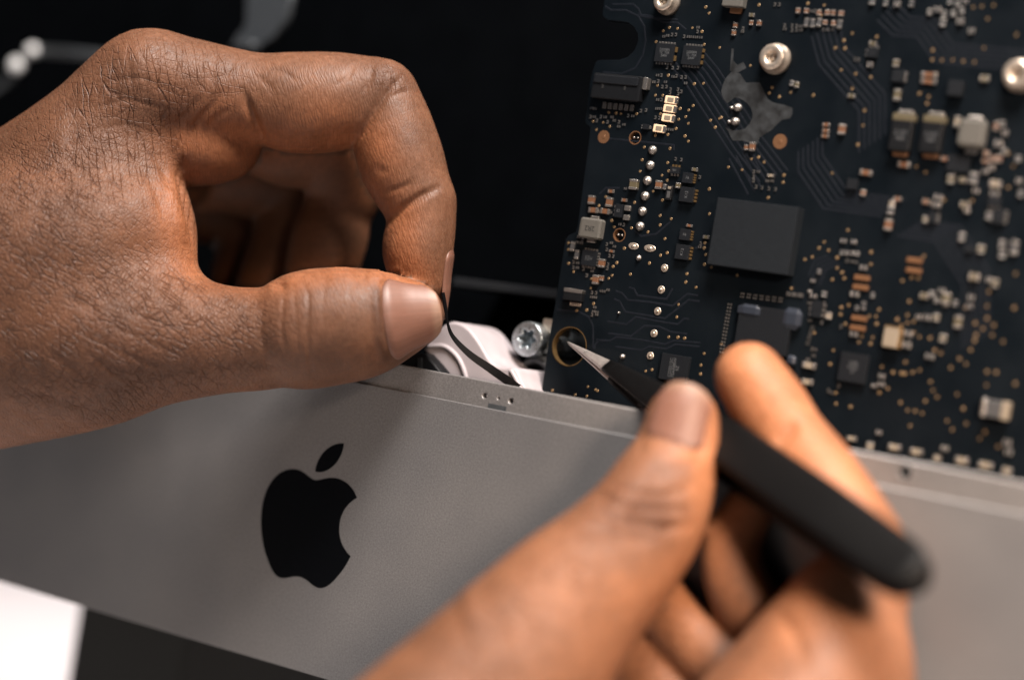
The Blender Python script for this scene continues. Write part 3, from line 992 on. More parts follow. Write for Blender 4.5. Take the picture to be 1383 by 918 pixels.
# ---- vias, tiny parts and traces: too small to pick apart, one mesh each
VIAS = [(895.7, 42), (904, 37.6), (915, 38.8), (935, 38), (948, 42.9), (886, 56.7), (951, 60.4), (953, 10), (957.5, 18.3), (902.5, 102), (937.5, 113.7), (950, 113), (888, 115.7), (885, 129), (895, 129), (936, 143), (930, 149), (926, 158), (929.5, 167), (918.5, 147), (916.5, 161.5), (892, 154), (913, 174), (925, 184), (929.5, 191), (885, 183), (902, 182), (870, 199), (904.7, 201), (805.5, 175.5), (823.5, 171), (801, 164), (814.6, 165.5), (832, 153), (838.6, 153.6), (822, 152), (859.8, 154),
        (867, 216), (864.4, 231.5), (901.6, 220), (904.8, 200.5), (903, 231), (894, 237), (901, 243.6), (882, 258.5), (957.8, 255.5), (894.7, 270.5), (818, 265.8), (808.8, 278), (857, 273.5), (826, 298), (829.5, 306.6), (852.7, 308), (875, 313.5), (891.4, 291.4), (891.5, 304), (906.5, 295.6), (958, 289), (898, 322.5), (843, 335.5), (892, 345), (901, 341.5), (877, 355.4), (826.5, 372), (851.5, 370.4), (833, 355), (828, 360), (767.7, 328), (767.5, 337), (767.8, 355.6), (774.7, 367), (798.5, 376.5), (798, 389), (801.5, 410), (778.7, 419.4), (792.3, 418.7), (822, 376), (927.7, 370), (926, 381), (940, 388), (952, 328), (951, 335), (953, 344), (951.5, 357), (961, 361),
        (903, 455), (915.4, 455.5), (924.5, 456.7), (916.4, 411.3), (914, 428.3), (880.5, 499.2), (872, 501), (951, 477.3), (946.7, 493), (946, 505), (794, 522), (776.7, 533), (792.5, 535), (804, 526), (807, 527.5), (746, 527), (974, 465),
        (1151, 45.4), (1139.6, 55), (1128, 65), (1141, 65.7), (1136, 95), (1155.6, 100), (972, 64.6), (1038.8, 126), (1151, 120), (1067.7, 125), (959.5, 162.7), (973.7, 159), (965.9, 172.2), (983.8, 226), (1002.3, 229.4), (957.8, 255.4), (1039, 165.5), (1024.4, 212.5), (1032, 219), (1014.9, 215), (1058.7, 236.7), (1057.6, 246.4), (1123.8, 234), (1158.7, 195.4), (1037.4, 267), (1167.4, 149.6), (1165.4, 169.7), (1025, 7), (1113, 7.5), (1091, 5), (1184, 50), (1176, 104.5), (1259, 81), (1259.7, 68), (1272, 81.5), (1286.7, 81), (1301, 83), (1316, 84), (1329, 65), (1333.7, 26), (1314.5, 10), (1326, 9), (1341.8, 7.4), (1372.7, 47.5), (1241.5, 126.5), (1254, 131), (1252, 140), (1237.5, 225), (1250, 232.6), (1168, 149),
        (1145, 311), (1113, 327), (1106, 335), (1119, 338), (1097, 347), (1087, 350.5), (1130.6, 348), (1130.6, 362), (1137, 368), (1124, 377.7), (1140, 376), (1176.4, 340.5), (1176, 357), (1218.7, 379), (1231, 375), (1240, 375.5), (1247.6, 346), (1136, 415), (1146, 412), (1135, 424.6), (1141.5, 437.5), (1187, 418), (1183, 427.4), (1174, 427), (1178.5, 455.5), (1175.7, 464), (1160, 462), (1164, 454), (1125.5, 473), (1121, 491.5), (1211.6, 431.4), (1228, 407), (1225.4, 425.6), (1225.4, 436), (1217, 439.5), (1234, 434), (1241.6, 455), (1222.5, 489), (1191, 495.5), (1205.7, 502.7), (1217.4, 504), (1232.4, 502.7), (1242, 499.8), (1187.5, 530), (1199, 524.6), (1256.6, 515.6), (1259.7, 527), (1265.4, 536), (1249.5, 541.5), (1216, 543.5), (1225.5, 554), (1235.6, 555), (1245.3, 558), (1229, 575), (1279, 568), (1286, 580), (1305, 572), (1292.6, 532.5), (1284, 496.4), (1304.6, 491.5), (1295.6, 484.5), (1311, 472.5), (1316, 460), (1327.5, 443.8), (1316.8, 436.5), (1333, 430), (1335.5, 394), (1333, 413.5), (1369.5, 416), (1354.6, 461.4), (1333, 501.8), (1345.3, 502.7), (1332, 520), (1371, 518), (1262.3, 473), (1270.5, 477), (1256, 456.5), (1330, 583), (1323, 592), (1348, 603), (1129, 545), (1148.5, 549)]
for _ in range(30):
    VIAS.append((rnd.uniform(960, 1380), rnd.uniform(5, 560)))


def joined(name, pieces, mat):
    v, f = [], []
    for vv, ff in pieces:
        n = len(v)
        v += vv
        f += [tuple(i + n for i in q) for q in ff]
    o = obj(name, v, f, mat, pcb)
    fix_normals(o)
    o['kind'] = 'stuff'
    return o


def disc_piece(x, z, r, t, n=14):
    v = [(x + r * math.cos(2 * math.pi * i / n), YB - 0.005, z + r * math.sin(2 * math.pi * i / n)) for i in range(n)]
    v += [(x + .85 * r * math.cos(2 * math.pi * i / n), YB - t, z + .85 * r * math.sin(2 * math.pi * i / n)) for i in range(n)]
    v += [(x + .4 * r * math.cos(2 * math.pi * i / n), YB - t * .7, z + .4 * r * math.sin(2 * math.pi * i / n)) for i in range(n)]
    f = [(i, (i + 1) % n, (i + 1) % n + n, i + n) for i in range(n)] + [(i + n, (i + 1) % n + n, (i + 1) % n + 2 * n, i + 2 * n) for i in range(n)] + [tuple(range(2 * n, 3 * n))]
    return v, f


joined('vias', [disc_piece(*bd(*q), rnd.uniform(.27, .36), 0.05) for q in VIAS], 'via')


def box_piece(x, z, w, h, t, y0=None):
    y0 = YB + 0.02 if y0 is None else y0
    v = [(xx, yy, zz) for xx in (x - w / 2, x + w / 2) for yy in (YB - t, y0) for zz in (z - h / 2, z + h / 2)]
    return v, BOXF


TINY = [(897, 49.7), (902, 48.4), (908, 47.3), (913.3, 47.3), (924.4, 49.7), (930.3, 50), (935.5, 50.3), (941, 50.7), (946.7, 51), (909, 92), (916, 92), (901.6, 91.5), (888.5, 102), (893.7, 102), (909.4, 104), (914, 103), (921, 104.6), (926.4, 104.6), (899, 111), (926.4, 112.7), (943, 37.5), (942.5, 43), (883.5, 111), (889.5, 110), (895, 117.5), (900.5, 117.5), (888.6, 135), (894, 135), (887.5, 147), (892.7, 147), (885.6, 159), (891, 159.5), (902, 175), (907.7, 175.5), (873, 149), (866, 150), (849, 156.5), (855, 157), (812, 158), (817.5, 158.5), (821, 165), (827, 158.5), (830, 163), (836.5, 165), (836, 171), (843, 168.5), (799.5, 146.5), (804, 147), (798, 158), (803, 158), (806.5, 163), (916, 121), (916.5, 127), (920.5, 124), (906, 121), (905.5, 125.5), (913, 215), (920.5, 216), (945.5, 239.5), (845, 255), (809, 285), (825, 287), (837.5, 303), (843, 303.7), (782, 320), (780, 327), (785.5, 328), (787, 324), (820, 330), (820, 337), (826, 328), (830, 333), (823.5, 345.5), (828.5, 346), (821.5, 357), (820.7, 362.5), (775, 354), (780.5, 355), (774.7, 361), (780, 361.5), (788.5, 363.5), (793, 372), (800, 366), (800, 395), (805.5, 395.5), (799.5, 401), (804.5, 401.5), (812.5, 393), (816, 393.5), (821.5, 391.5), (803.5, 415), (802, 420.5), (806.5, 421.5), (800, 425), (806, 424.8), (946.5, 329), (945.5, 333.5), (1003, 43), (1004, 39), (1060, 34.5), (1060, 39.5), (1070, 35), (1070, 41), (1076, 35.5), (1076, 41), (1081.6, 36), (1081.6, 41), (1112, 40), (1118, 40.5), (1125, 39), (1097, 15.5), (1101.5, 15.5), (1053, 6.5), (1047, 6.5), (1018.5, 232), (1024.4, 232), (1018, 239), (1018, 244), (1036.6, 244.4), (1043, 244.4), (1021.5, 252.5), (1029.6, 253.7), (1038.8, 255), (1047.7, 255.9), (1155, 80), (1160, 81), (1186, 67), (1144, 352), (1150, 353), (1156, 354), (1093, 409), (1094, 415), (1093.6, 425), (1094, 433), (1110, 435.5), (1113, 409.5), (1133, 521), (1119, 527), (1123, 530), (1097, 471), (1101, 472), (1099, 480), (1091.5, 485), (1136, 441)]
tp = []
for px, py in TINY:
    x, z = bd(px, py)
    if rnd.random() < 0.5:
        tp += [box_piece(x - .02, z + .26, .42, .22, .22), box_piece(x + .12, z, .16, .34, .2), box_piece(x - .02, z - .26, .42, .22, .22)]
    else:
        tp += [box_piece(x - .22, z, .2, .5, .24), box_piece(x + .24, z + .02, .24, .52, .24)]
for k in range(15):
    px, py = 986 - 0.80 * k, 411 + 4.6 * k
    x, z = bd(px, py)
    tp += [box_piece(x - .3, z, .3, .36, .2), box_piece(x + .28, z, .3, .36, .2)]
for k in range(7):
    x, z = bd(1003 + 8.6 * k, 398.7 + 1.05 * k)
    tp += [box_piece(x - .28, z + .3, .3, .34, .2), box_piece(x + .2, z + .3, .3, .34, .2), box_piece(x - .28, z - .3, .3, .34, .2), box_piece(x + .2, z - .3, .3, .34, .2)]
for k in range(3):
    x, z = bd(1066 + 8 * k, 397 + 0.9 * k)
    tp += [box_piece(x - .3, z, .4, .8, .3), box_piece(x + .25, z, .4, .8, .3)]
for k in range(9):
    x, z = bd(1098 - 0.9 * k, 441 + 3.0 * k)
    tp += [box_piece(x - .25, z, .2, .26, .2), box_piece(x + .2, z, .2, .26, .2)]
joined('tiny_solder_pads', tp, 'tin')


def trace(pts, w):
    """a ribbon of masked copper standing 0.03 mm above the board"""
    P = [np.array(bd(*q)) for q in pts]
    pcs = []
    for i in range(len(P) - 1):
        d = P[i + 1] - P[i]
        L = np.linalg.norm(d)
        d = d / L
        nrm = np.array([-d[1], d[0]]) * w / 2
        a, b = P[i] - d * w * .35, P[i + 1] + d * w * .35
        dy = 0.0013 * (i % 7)
        top = [(q[0], YB - 0.022 - dy, q[1]) for q in (a + nrm * .7, b + nrm * .7, b - nrm * .7, a - nrm * .7)]
        bot = [(q[0], YB - 0.004, q[1]) for q in (a + nrm, b + nrm, b - nrm, a - nrm)]
        pcs.append((top + bot, [(0, 1, 2, 3), (0, 4, 5, 1), (1, 5, 6, 2), (2, 6, 7, 3), (3, 7, 4, 0)]))
    return pcs


TR = [[(832, 393), (840, 396), (848, 405), (878, 408), (908, 413), (928, 397), (942, 399)], [(850, 388), (856, 390), (861, 399), (900, 404), (908, 390)], [(830, 404), (837, 407), (844, 421), (880, 427), (898, 430), (930, 405), (944, 407)], [(821, 434), (846, 438), (858, 428), (890, 434), (915, 438), (924, 430), (930, 431)], [(822, 450), (852, 454), (870, 440), (890, 441), (905, 448), (927, 451)], [(806, 459), (824, 460), (832, 455), (866, 459), (898, 465), (910, 460), (945, 463)], [(832, 468), (866, 473), (876, 468), (900, 471), (912, 465), (944, 468)], [(808, 460), (803, 466), (803, 470)], [(753, 418), (782, 421), (795, 428), (801, 440), (801, 470)],
      [(862, 20), (878, 22), (895, 30), (915, 31), (926, 40)], [(818, 9), (825, 14), (845, 14), (862, 22), (870, 36), (872, 55), (868, 75), (858, 92), (840, 100), (815, 98)], [(828, 6), (855, 6), (862, 12), (866, 22), (876, 24), (915, 27)], [(820, 187), (870, 192), (910, 196), (910, 202)], [(858, 312), (866, 319), (886, 316), (905, 300)], [(810, 262), (818, 254), (836, 254)], [(940, 335), (950, 331)]]


def bundle(path, n, dx, dy, w=0.34):
    for k in range(n):
        TR.append([(x + dx * k, y + dy * k) for x, y in path])


bundle([(905, 88), (925, 112), (985, 205), (1018, 248)], 7, 7.5, -3.0)
bundle([(985, 215), (1010, 262)], 4, 9, -4)
bundle([(1096, 50), (1106, 88), (1160, 150), (1160, 205)], 6, 7, -4.5)
bundle([(1078, 205), (1078, 232), (1112, 282), (1190, 292)], 6, 6.5, -4.5)
bundle([(1185, 28), (1205, 48), (1238, 50), (1262, 84), (1383, 96)], 5, 6, -6)
bundle([(1212, 318), (1262, 326), (1300, 384), (1300, 470)], 6, 7, -4)
bundle([(1118, 345), (1100, 352), (1092, 372)], 4, 5, 4)
pcs = []
for t_ in TR:
    pcs += trace(t_, 0.42)
joined('copper_traces', pcs, 'trace')

# ------------------------------------------------------------------ hands: one continuous skin grown round the bones
def smin(a, b, k):
    h = np.clip(0.5 + 0.5 * (b - a) / k, 0, 1)
    return b + (a - b) * h - k * h * (1 - h)


class Tube:
    """a limb: spline through (px, py, depth mm, radius px), in camera space"""

    def __init__(s, pts, n=5, zs=1.0):
        c = catmull(np.array(pts, float), n)
        z = c[:, 2]
        s.P = np.stack([(c[:, 0] - W_PX / 2) * z / F_PX, (c[:, 1] - H_PX / 2) * z / F_PX, z], 1).astype(np.float32)
        s.r = (c[:, 3] * z / F_PX).astype(np.float32)
        s.zs = zs

    def __call__(s, Q):
        best = np.full(len(Q), 1e6, np.float32)
        for a, b, ra, rb in zip(s.P[:-1], s.P[1:], s.r[:-1], s.r[1:]):
            ab = b - a
            t = np.clip(((Q - a) @ ab) / (ab @ ab), 0, 1)
            d = Q - a - t[:, None] * ab
            if s.zs != 1.0:
                d = d * np.array([1, 1, s.zs], np.float32)
            dd = np.sqrt((d * d).sum(1)) - (ra + (rb - ra) * t)
            np.minimum(best, dd, out=best)
        return best


def polygonise(f, lo, hi, h):
    lo = np.array(lo, np.float32)
    n4 = np.ceil((np.array(hi) - lo) / (4 * h)).astype(int) + 1
    g = [lo[i] + 4 * h * (np.arange(n4[i]) + 0.5) - 0.5 * h for i in range(3)]
    Q = np.stack(np.meshgrid(*g, indexing='ij'), -1).reshape(-1, 3).astype(np.float32)
    Fc = f(Q).reshape(n4)
    Fh = np.repeat(np.repeat(np.repeat(Fc, 4, 0), 4, 1), 4, 2)
    near = np.argwhere(np.abs(Fh) < 4 * h * 1.6)
    Q = (lo + near * h).astype(np.float32)
    val = np.empty(len(Q), np.float32)
    for i in range(0, len(Q), 200000):
        val[i:i + 200000] = f(Q[i:i + 200000])
    Fh[near[:, 0], near[:, 1], near[:, 2]] = val
    ins = Fh < 0
    # surface nets
    sh = np.array(Fh.shape) - 1
    idx = -np.ones(sh, np.int64)
    cnt = np.zeros(sh, np.float32)
    acc = np.zeros((*sh, 3), np.float32)
    off = [(i, j, k) for i in (0, 1) for j in (0, 1) for k in (0, 1)]
    sl = lambda o: Fh[o[0]:o[0] + sh[0], o[1]:o[1] + sh[1], o[2]:o[2] + sh[2]]
    for a in off:
        for ax_ in range(3):
            if a[ax_] == 0:
                b = list(a)
                b[ax_] = 1
                A, B_ = sl(a), sl(b)
                mk = (A < 0) != (B_ < 0)
                w = np.argwhere(mk)
                t = A[mk] / (A[mk] - B_[mk])
                p = np.array(a, np.float32)[None].repeat(len(w), 0)
                p[:, ax_] += t
                acc[mk] += p
                cnt[mk] += 1
    act = np.argwhere(cnt > 0)
    idx[act[:, 0], act[:, 1], act[:, 2]] = np.arange(len(act))
    V = lo + h * (act + acc[cnt > 0] / cnt[cnt > 0][:, None])
    faces = []
    for ax_ in range(3):
        u, v = (ax_ + 1) % 3, (ax_ + 2) % 3
        s0 = [slice(0, q) for q in Fh.shape]
        s1 = [slice(0, q) for q in Fh.shape]
        s0[ax_] = slice(0, -1)
        s1[ax_] = slice(1, None)
        A, B_ = ins[tuple(s0)], ins[tuple(s1)]
        e = np.argwhere(A != B_)
        e = e[(e[:, u] > 0) & (e[:, v] > 0) & (e[:, u] < sh[u]) & (e[:, v] < sh[v])]
        flip = A[e[:, 0], e[:, 1], e[:, 2]]
        q = []
        for du, dv in ((1, 1), (0, 1), (0, 0), (1, 0)):
            c = e.copy()
            c[:, u] -= du
            c[:, v] -= dv
            q.append(idx[c[:, 0], c[:, 1], c[:, 2]])
        q = np.stack(q, 1)
        q[~flip] = q[~flip][:, ::-1]
        faces.append(q)
    return V, np.concatenate(faces)


def to_px(V):
    return np.stack([V[:, 0] / V[:, 2] * F_PX + W_PX / 2, V[:, 1] / V[:, 2] * F_PX + H_PX / 2], 1)


def seg_dist(p, pts, want_t=False):
    best = np.full(len(p), 1e9)
    arc = np.zeros(len(p))
    L = [float(np.linalg.norm(np.subtract(b, a))) for a, b in zip(pts[:-1], pts[1:])]
    tot, run = sum(L), 0.0
    for a, b, l in zip(pts[:-1], pts[1:], L):
        a, b = np.array(a, float), np.array(b, float)
        ab = b - a
        t = np.clip(((p - a) @ ab) / (ab @ ab), 0, 1)
        d = np.linalg.norm(p - a - t[:, None] * ab, axis=1)
        m_ = d < best
        best = np.where(m_, d, best)
        arc = np.where(m_, (run + t * l) / tot, arc)
        run += l
    return (best, arc) if want_t else best


def grow_hand(name, f, lo, hi, h, sub, brushes, masks, mat, label):
    V, Fq = polygonise(f, lo, hi, h)
    # keep the one outer skin, drop closed voids inside it
    lab = np.arange(len(V))
    while True:
        mn = lab[Fq].min(1)
        new = lab.copy()
        for k in range(4):
            np.minimum.at(new, Fq[:, k], mn)
        new = new[new]
        if (new == lab).all():
            break
        lab = new
    big = np.bincount(lab).argmax()
    keep = lab == big
    remap = np.cumsum(keep) - 1
    V, Fq = V[keep], remap[Fq[keep[Fq[:, 0]]]]
    me = bpy.data.meshes.new(name)
    me.from_pydata(V.tolist(), [], Fq.tolist())
    o = bpy.data.objects.new(name, me)
    col.objects.link(o)
    sm = o.modifiers.new('s', 'SMOOTH')
    sm.iterations, sm.factor = 3, 0.5
    if sub:
        md = o.modifiers.new('u', 'SUBSURF')
        md.levels = md.render_levels = sub
    me2 = bpy.data.meshes.new_from_object(o.evaluated_get(bpy.context.evaluated_depsgraph_get()))
    bpy.data.objects.remove(o)
    n = len(me2.vertices)
    V = np.empty(n * 3, np.float32)
    me2.vertices.foreach_get('co', V)
    V = V.reshape(-1, 3).astype(float)
    N = np.empty(n * 3, np.float32)
    me2.vertex_normals.foreach_get('vector', N)
    N = N.reshape(-1, 3).astype(float)
    px = to_px(V)
    # what the sculptor's view sees: nearest depth on a coarse grid
    gx = np.clip((px[:, 0] / 6).astype(int) + 60, 0, 399)
    gy = np.clip((px[:, 1] / 6).astype(int) + 60, 0, 399)
    zb = np.full((400, 400), 1e9)
    np.minimum.at(zb, (gx, gy), V[:, 2])
    front = np.exp(-np.clip((V[:, 2] - zb[gx, gy]) / 2.2, 0, 6) ** 2)
    face = np.clip(-(N * V).sum(1) / np.linalg.norm(V, axis=1) * 2.5 + 0.5, 0, 1)
    vis = front * face
    D = np.zeros(n)
    for pts, wd_, amp in brushes:
        if len(pts) > 1:
            d, t = seg_dist(px, pts, True)
            tap = np.clip(np.minimum(t, 1 - t) / 0.3, 0, 1) ** 0.8
        else:
            d, tap = np.linalg.norm(px - np.array(pts[0]), axis=1), 1.0
        D += amp * np.exp(-(d / wd_) ** 2) * vis * tap
    V2 = V + N * D[:, None]
    o = bpy.data.objects.new(name, me2)
    C0 = V2.mean(0)
    me2.vertices.foreach_set('co', ((V2 - C0) * MM).astype(np.float32).ravel())
    at_ = {}
    for key in ('palm', 'knuckle', 'grid', 'leather', 'ridge'):
        val = np.full(n, masks.get(key, (0.0, []))[0])
        for pts, wd_, amp in masks.get(key, (0, []))[1]:
            d = seg_dist(px, pts) if len(pts) > 1 else np.linalg.norm(px - np.array(pts[0]), axis=1)
            val = np.clip(val + amp * np.exp(-(d / wd_) ** 2) * (vis if masks.get('vis', True) else 1), 0, 1)
        a = me2.attributes.new(key, 'FLOAT', 'POINT')
        a.data.foreach_set('value', val.astype(np.float32))
    me2.materials.clear()
    me2.materials.append(M[mat])
    me2.shade_smooth()
    me2.update()
    link(o)
    mw = Matrix.Identity(4)
    org = c2w(C0)
    for i in range(3):
        for j in range(3):
            mw[i][j] = CAMR[j][i]
        mw[i][3] = org[i] * MM
    o.matrix_world = mw
    tag(o, label, 'hand')
    o['_c0'] = C0.tolist()
    bpy.context.view_layer.update()
    return o


def nail(hand, f, A, B, dorsal, half, t0, t1, thick=0.4, lift=0.35, name='fingernail', shrink=0.0):
    """plate over the fingertip: rays leave the finger's axis A->B on the dorsal side and stop at the skin"""
    C0 = np.array(hand['_c0'])
    cs = lambda q: np.array([(q[0] - W_PX / 2) * q[2] / F_PX, (q[1] - H_PX / 2) * q[2] / F_PX, q[2]])
    A, B = cs(A), cs(B)
    a = (B - A)
    L = np.linalg.norm(a)
    a /= L
    d = np.array(dorsal, float)
    d -= a * (d @ a)
    d /= np.linalg.norm(d)
    s = np.cross(a, d)
    nu, nv = 22, 26
    th = np.linspace(-half, half, nu)
    dirs = np.tile(np.cos(th)[:, None] * d + np.sin(th)[:, None] * s, (nv, 1))
    vv = np.arange(nv) / (nv - 1)
    vcl = np.repeat(t0 + (t1 - t0) * (vv - np.clip(vv - 0.3, 0, 1) ** 2 / 1.4), nu)
    R = np.zeros(nv * nu)
    for _ in range(40):
        Q = (A + a * L * vcl[:, None] + dirs * R[:, None]).astype(np.float32)
        R = R - f(Q) * 0.9
    R = R.reshape(nv, nu)
    top, bot, uv = [], [], []
    for i in range(nv):
        v = i / (nv - 1)
        for j in range(nu):
            u = 2 * j / (nu - 1) - 1
            # rounded outline: narrower at both ends
            w = math.sqrt(max(0.0, 1 - max(0, (0.20 - v) / 0.20) ** 2 * 0.45)) * (1 - 0.34 * max(0, (v - 0.62) / 0.38) ** 2.5)
            uu = u * w
            th = uu * half
            k = (uu + 1) / 2 * (nu - 1)
            k0 = int(min(k, nu - 2))
            r = R[i][k0] * (1 - (k - k0)) + R[i][k0 + 1] * (k - k0)
            ext = t0 + (t1 - t0) * v - 0.05 * (t1 - t0) * (u * u) * (1 if v > .6 else 0) * ((v - .6) / .4 if v > .6 else 0)
            ext += 0.07 * (t1 - t0) * u * u * (1 - v) ** 3
            tuck = lift * min(1, (v + 0.02) / 0.16) * min(1, (1 - abs(u)) / 0.12 + (0.25 if v < .7 else 1.0)) - 0.30 * (1 - min(1, v / 0.12))
            droop = 0.10 * max(0, v - 0.55) ** 2 * r * 4
            p = A + a * L * ext + (math.cos(th) * d + math.sin(th) * s) * (r + tuck - droop)
            top.append(p)
            bot.append(p - (math.cos(th) * d + math.sin(th) * s) * thick)
            uv.append((j / (nu - 1), v))
    n = nu * nv
    f_ = []
    for i in range(nv - 1):
        for j in range(nu - 1):
            q = (i * nu + j, i * nu + j + 1, (i + 1) * nu + j + 1, (i + 1) * nu + j)
            f_.append(q)
            f_.append(tuple(x + n for x in q[::-1]))
    bd_ = [j for j in range(nu)] + [i * nu + nu - 1 for i in range(1, nv)] + [(nv - 1) * nu + j for j in range(nu - 2, -1, -1)] + [i * nu for i in range(nv - 2, 0, -1)]
    for i in range(len(bd_)):
        p, q = bd_[i], bd_[(i + 1) % len(bd_)]
        f_.append((p, p + n, q + n, q))
    me = bpy.data.meshes.new(name)
    P = (np.array(top + bot) - C0) * MM
    me.from_pydata(P.tolist(), [], f_)
    ul = me.uv_layers.new(name='UVMap')
    vi = np.empty(len(me.loops), np.int32)
    me.loops.foreach_get('vertex_index', vi)
    U = np.array(uv + uv)[vi]
    ul.data.foreach_set('uv', U.astype(np.float32).ravel())
    bm = bmesh.new()
    bm.from_mesh(me)
    bmesh.ops.recalc_face_normals(bm, faces=bm.faces[:])
    bm.to_mesh(me)
    bm.free()
    me.materials.append(M['nail'])
    me.shade_smooth()
    o = bpy.data.objects.new(name, me)
    link(o, hand)
    return o


# ---- left hand: (px, py, depth, radius px)
thumbL = Tube([(-150, 480, 430, 150), (-20, 466, 424, 142), (110, 458, 415, 124), (200, 455, 411, 96), (290, 458, 409, 75), (345, 458, 408, 70), (384, 453, 407.5, 70), (412, 446, 407, 80), (445, 441, 407, 80), (485, 437, 407, 75), (525, 430, 408, 60), (553, 425, 408.5, 47)])
metaL = Tube([(-160, 380, 440, 130), (-20, 318, 434, 112), (58, 258, 428, 101), (118, 205, 424, 91), (168, 152, 422, 81), (200, 118, 421, 75)])
proxL = Tube([(168, 150, 422, 78), (200, 116, 421, 74), (250, 121, 421, 70), (305, 129, 421, 65), (350, 133, 421, 61), (400, 139, 421, 68), (450, 138, 421, 67), (496, 132, 420.5, 55), (516, 130, 420, 48)])
middL = Tube([(514, 130, 420, 49), (527, 163, 419.5, 54), (540, 212, 419, 59), (554, 248, 418.5, 54), (566, 272, 418, 48)])
distL = Tube([(570, 274, 417.7, 46), (569, 305, 417.3, 47), (564, 340, 417, 48), (570, 378, 417, 37)])
webL = Tube([(-40, 390, 424, 170), (70, 350, 418, 140), (150, 318, 416, 100), (186, 312, 416, 70)])
web2L = Tube([(120, 240, 421, 95), (180, 235, 420, 62), (196, 300, 418, 60), (205, 345, 415, 58), (215, 395, 412, 55)])
padL = Tube([(215, 190, 424, 62), (270, 190, 424, 62), (300, 192, 425, 54)])
palmL = Tube([(-60, 390, 452, 160), (90, 300, 448, 118), (190, 230, 446, 90)])
midL = Tube([(180, 150, 440, 76), (300, 166, 442, 66), (350, 172, 442.5, 64), (395, 182, 443, 72), (440, 196, 444, 66), (466, 245, 446, 55), (455, 285, 447, 48), (444, 325, 447, 52), (425, 395, 446, 46)])
ringL = Tube([(150, 205, 456, 76), (270, 218, 459, 68), (345, 226, 461, 68), (392, 255, 463, 60), (392, 315, 462, 52), (365, 390, 459, 48)])
litL = Tube([(150, 260, 472, 72), (250, 268, 475, 60), (315, 285, 476, 56), (338, 335, 475, 49), (320, 405, 473, 44)])


def sdfL(Q):
    body = smin(smin(metaL(Q), webL(Q), 6.0), smin(web2L(Q), palmL(Q), 5.0), 5.0)
    th = smin(thumbL(Q), body, 5.0)
    ix = smin(smin(proxL(Q), middL(Q), 1.3), distL(Q), 1.3)
    ix = smin(smin(ix, padL(Q), 1.6), body, 2.0)
    d = np.minimum(th, ix)
    for f in (midL, ringL, litL):
        d = np.minimum(d, smin(f(Q), body, 3.0))
    return d


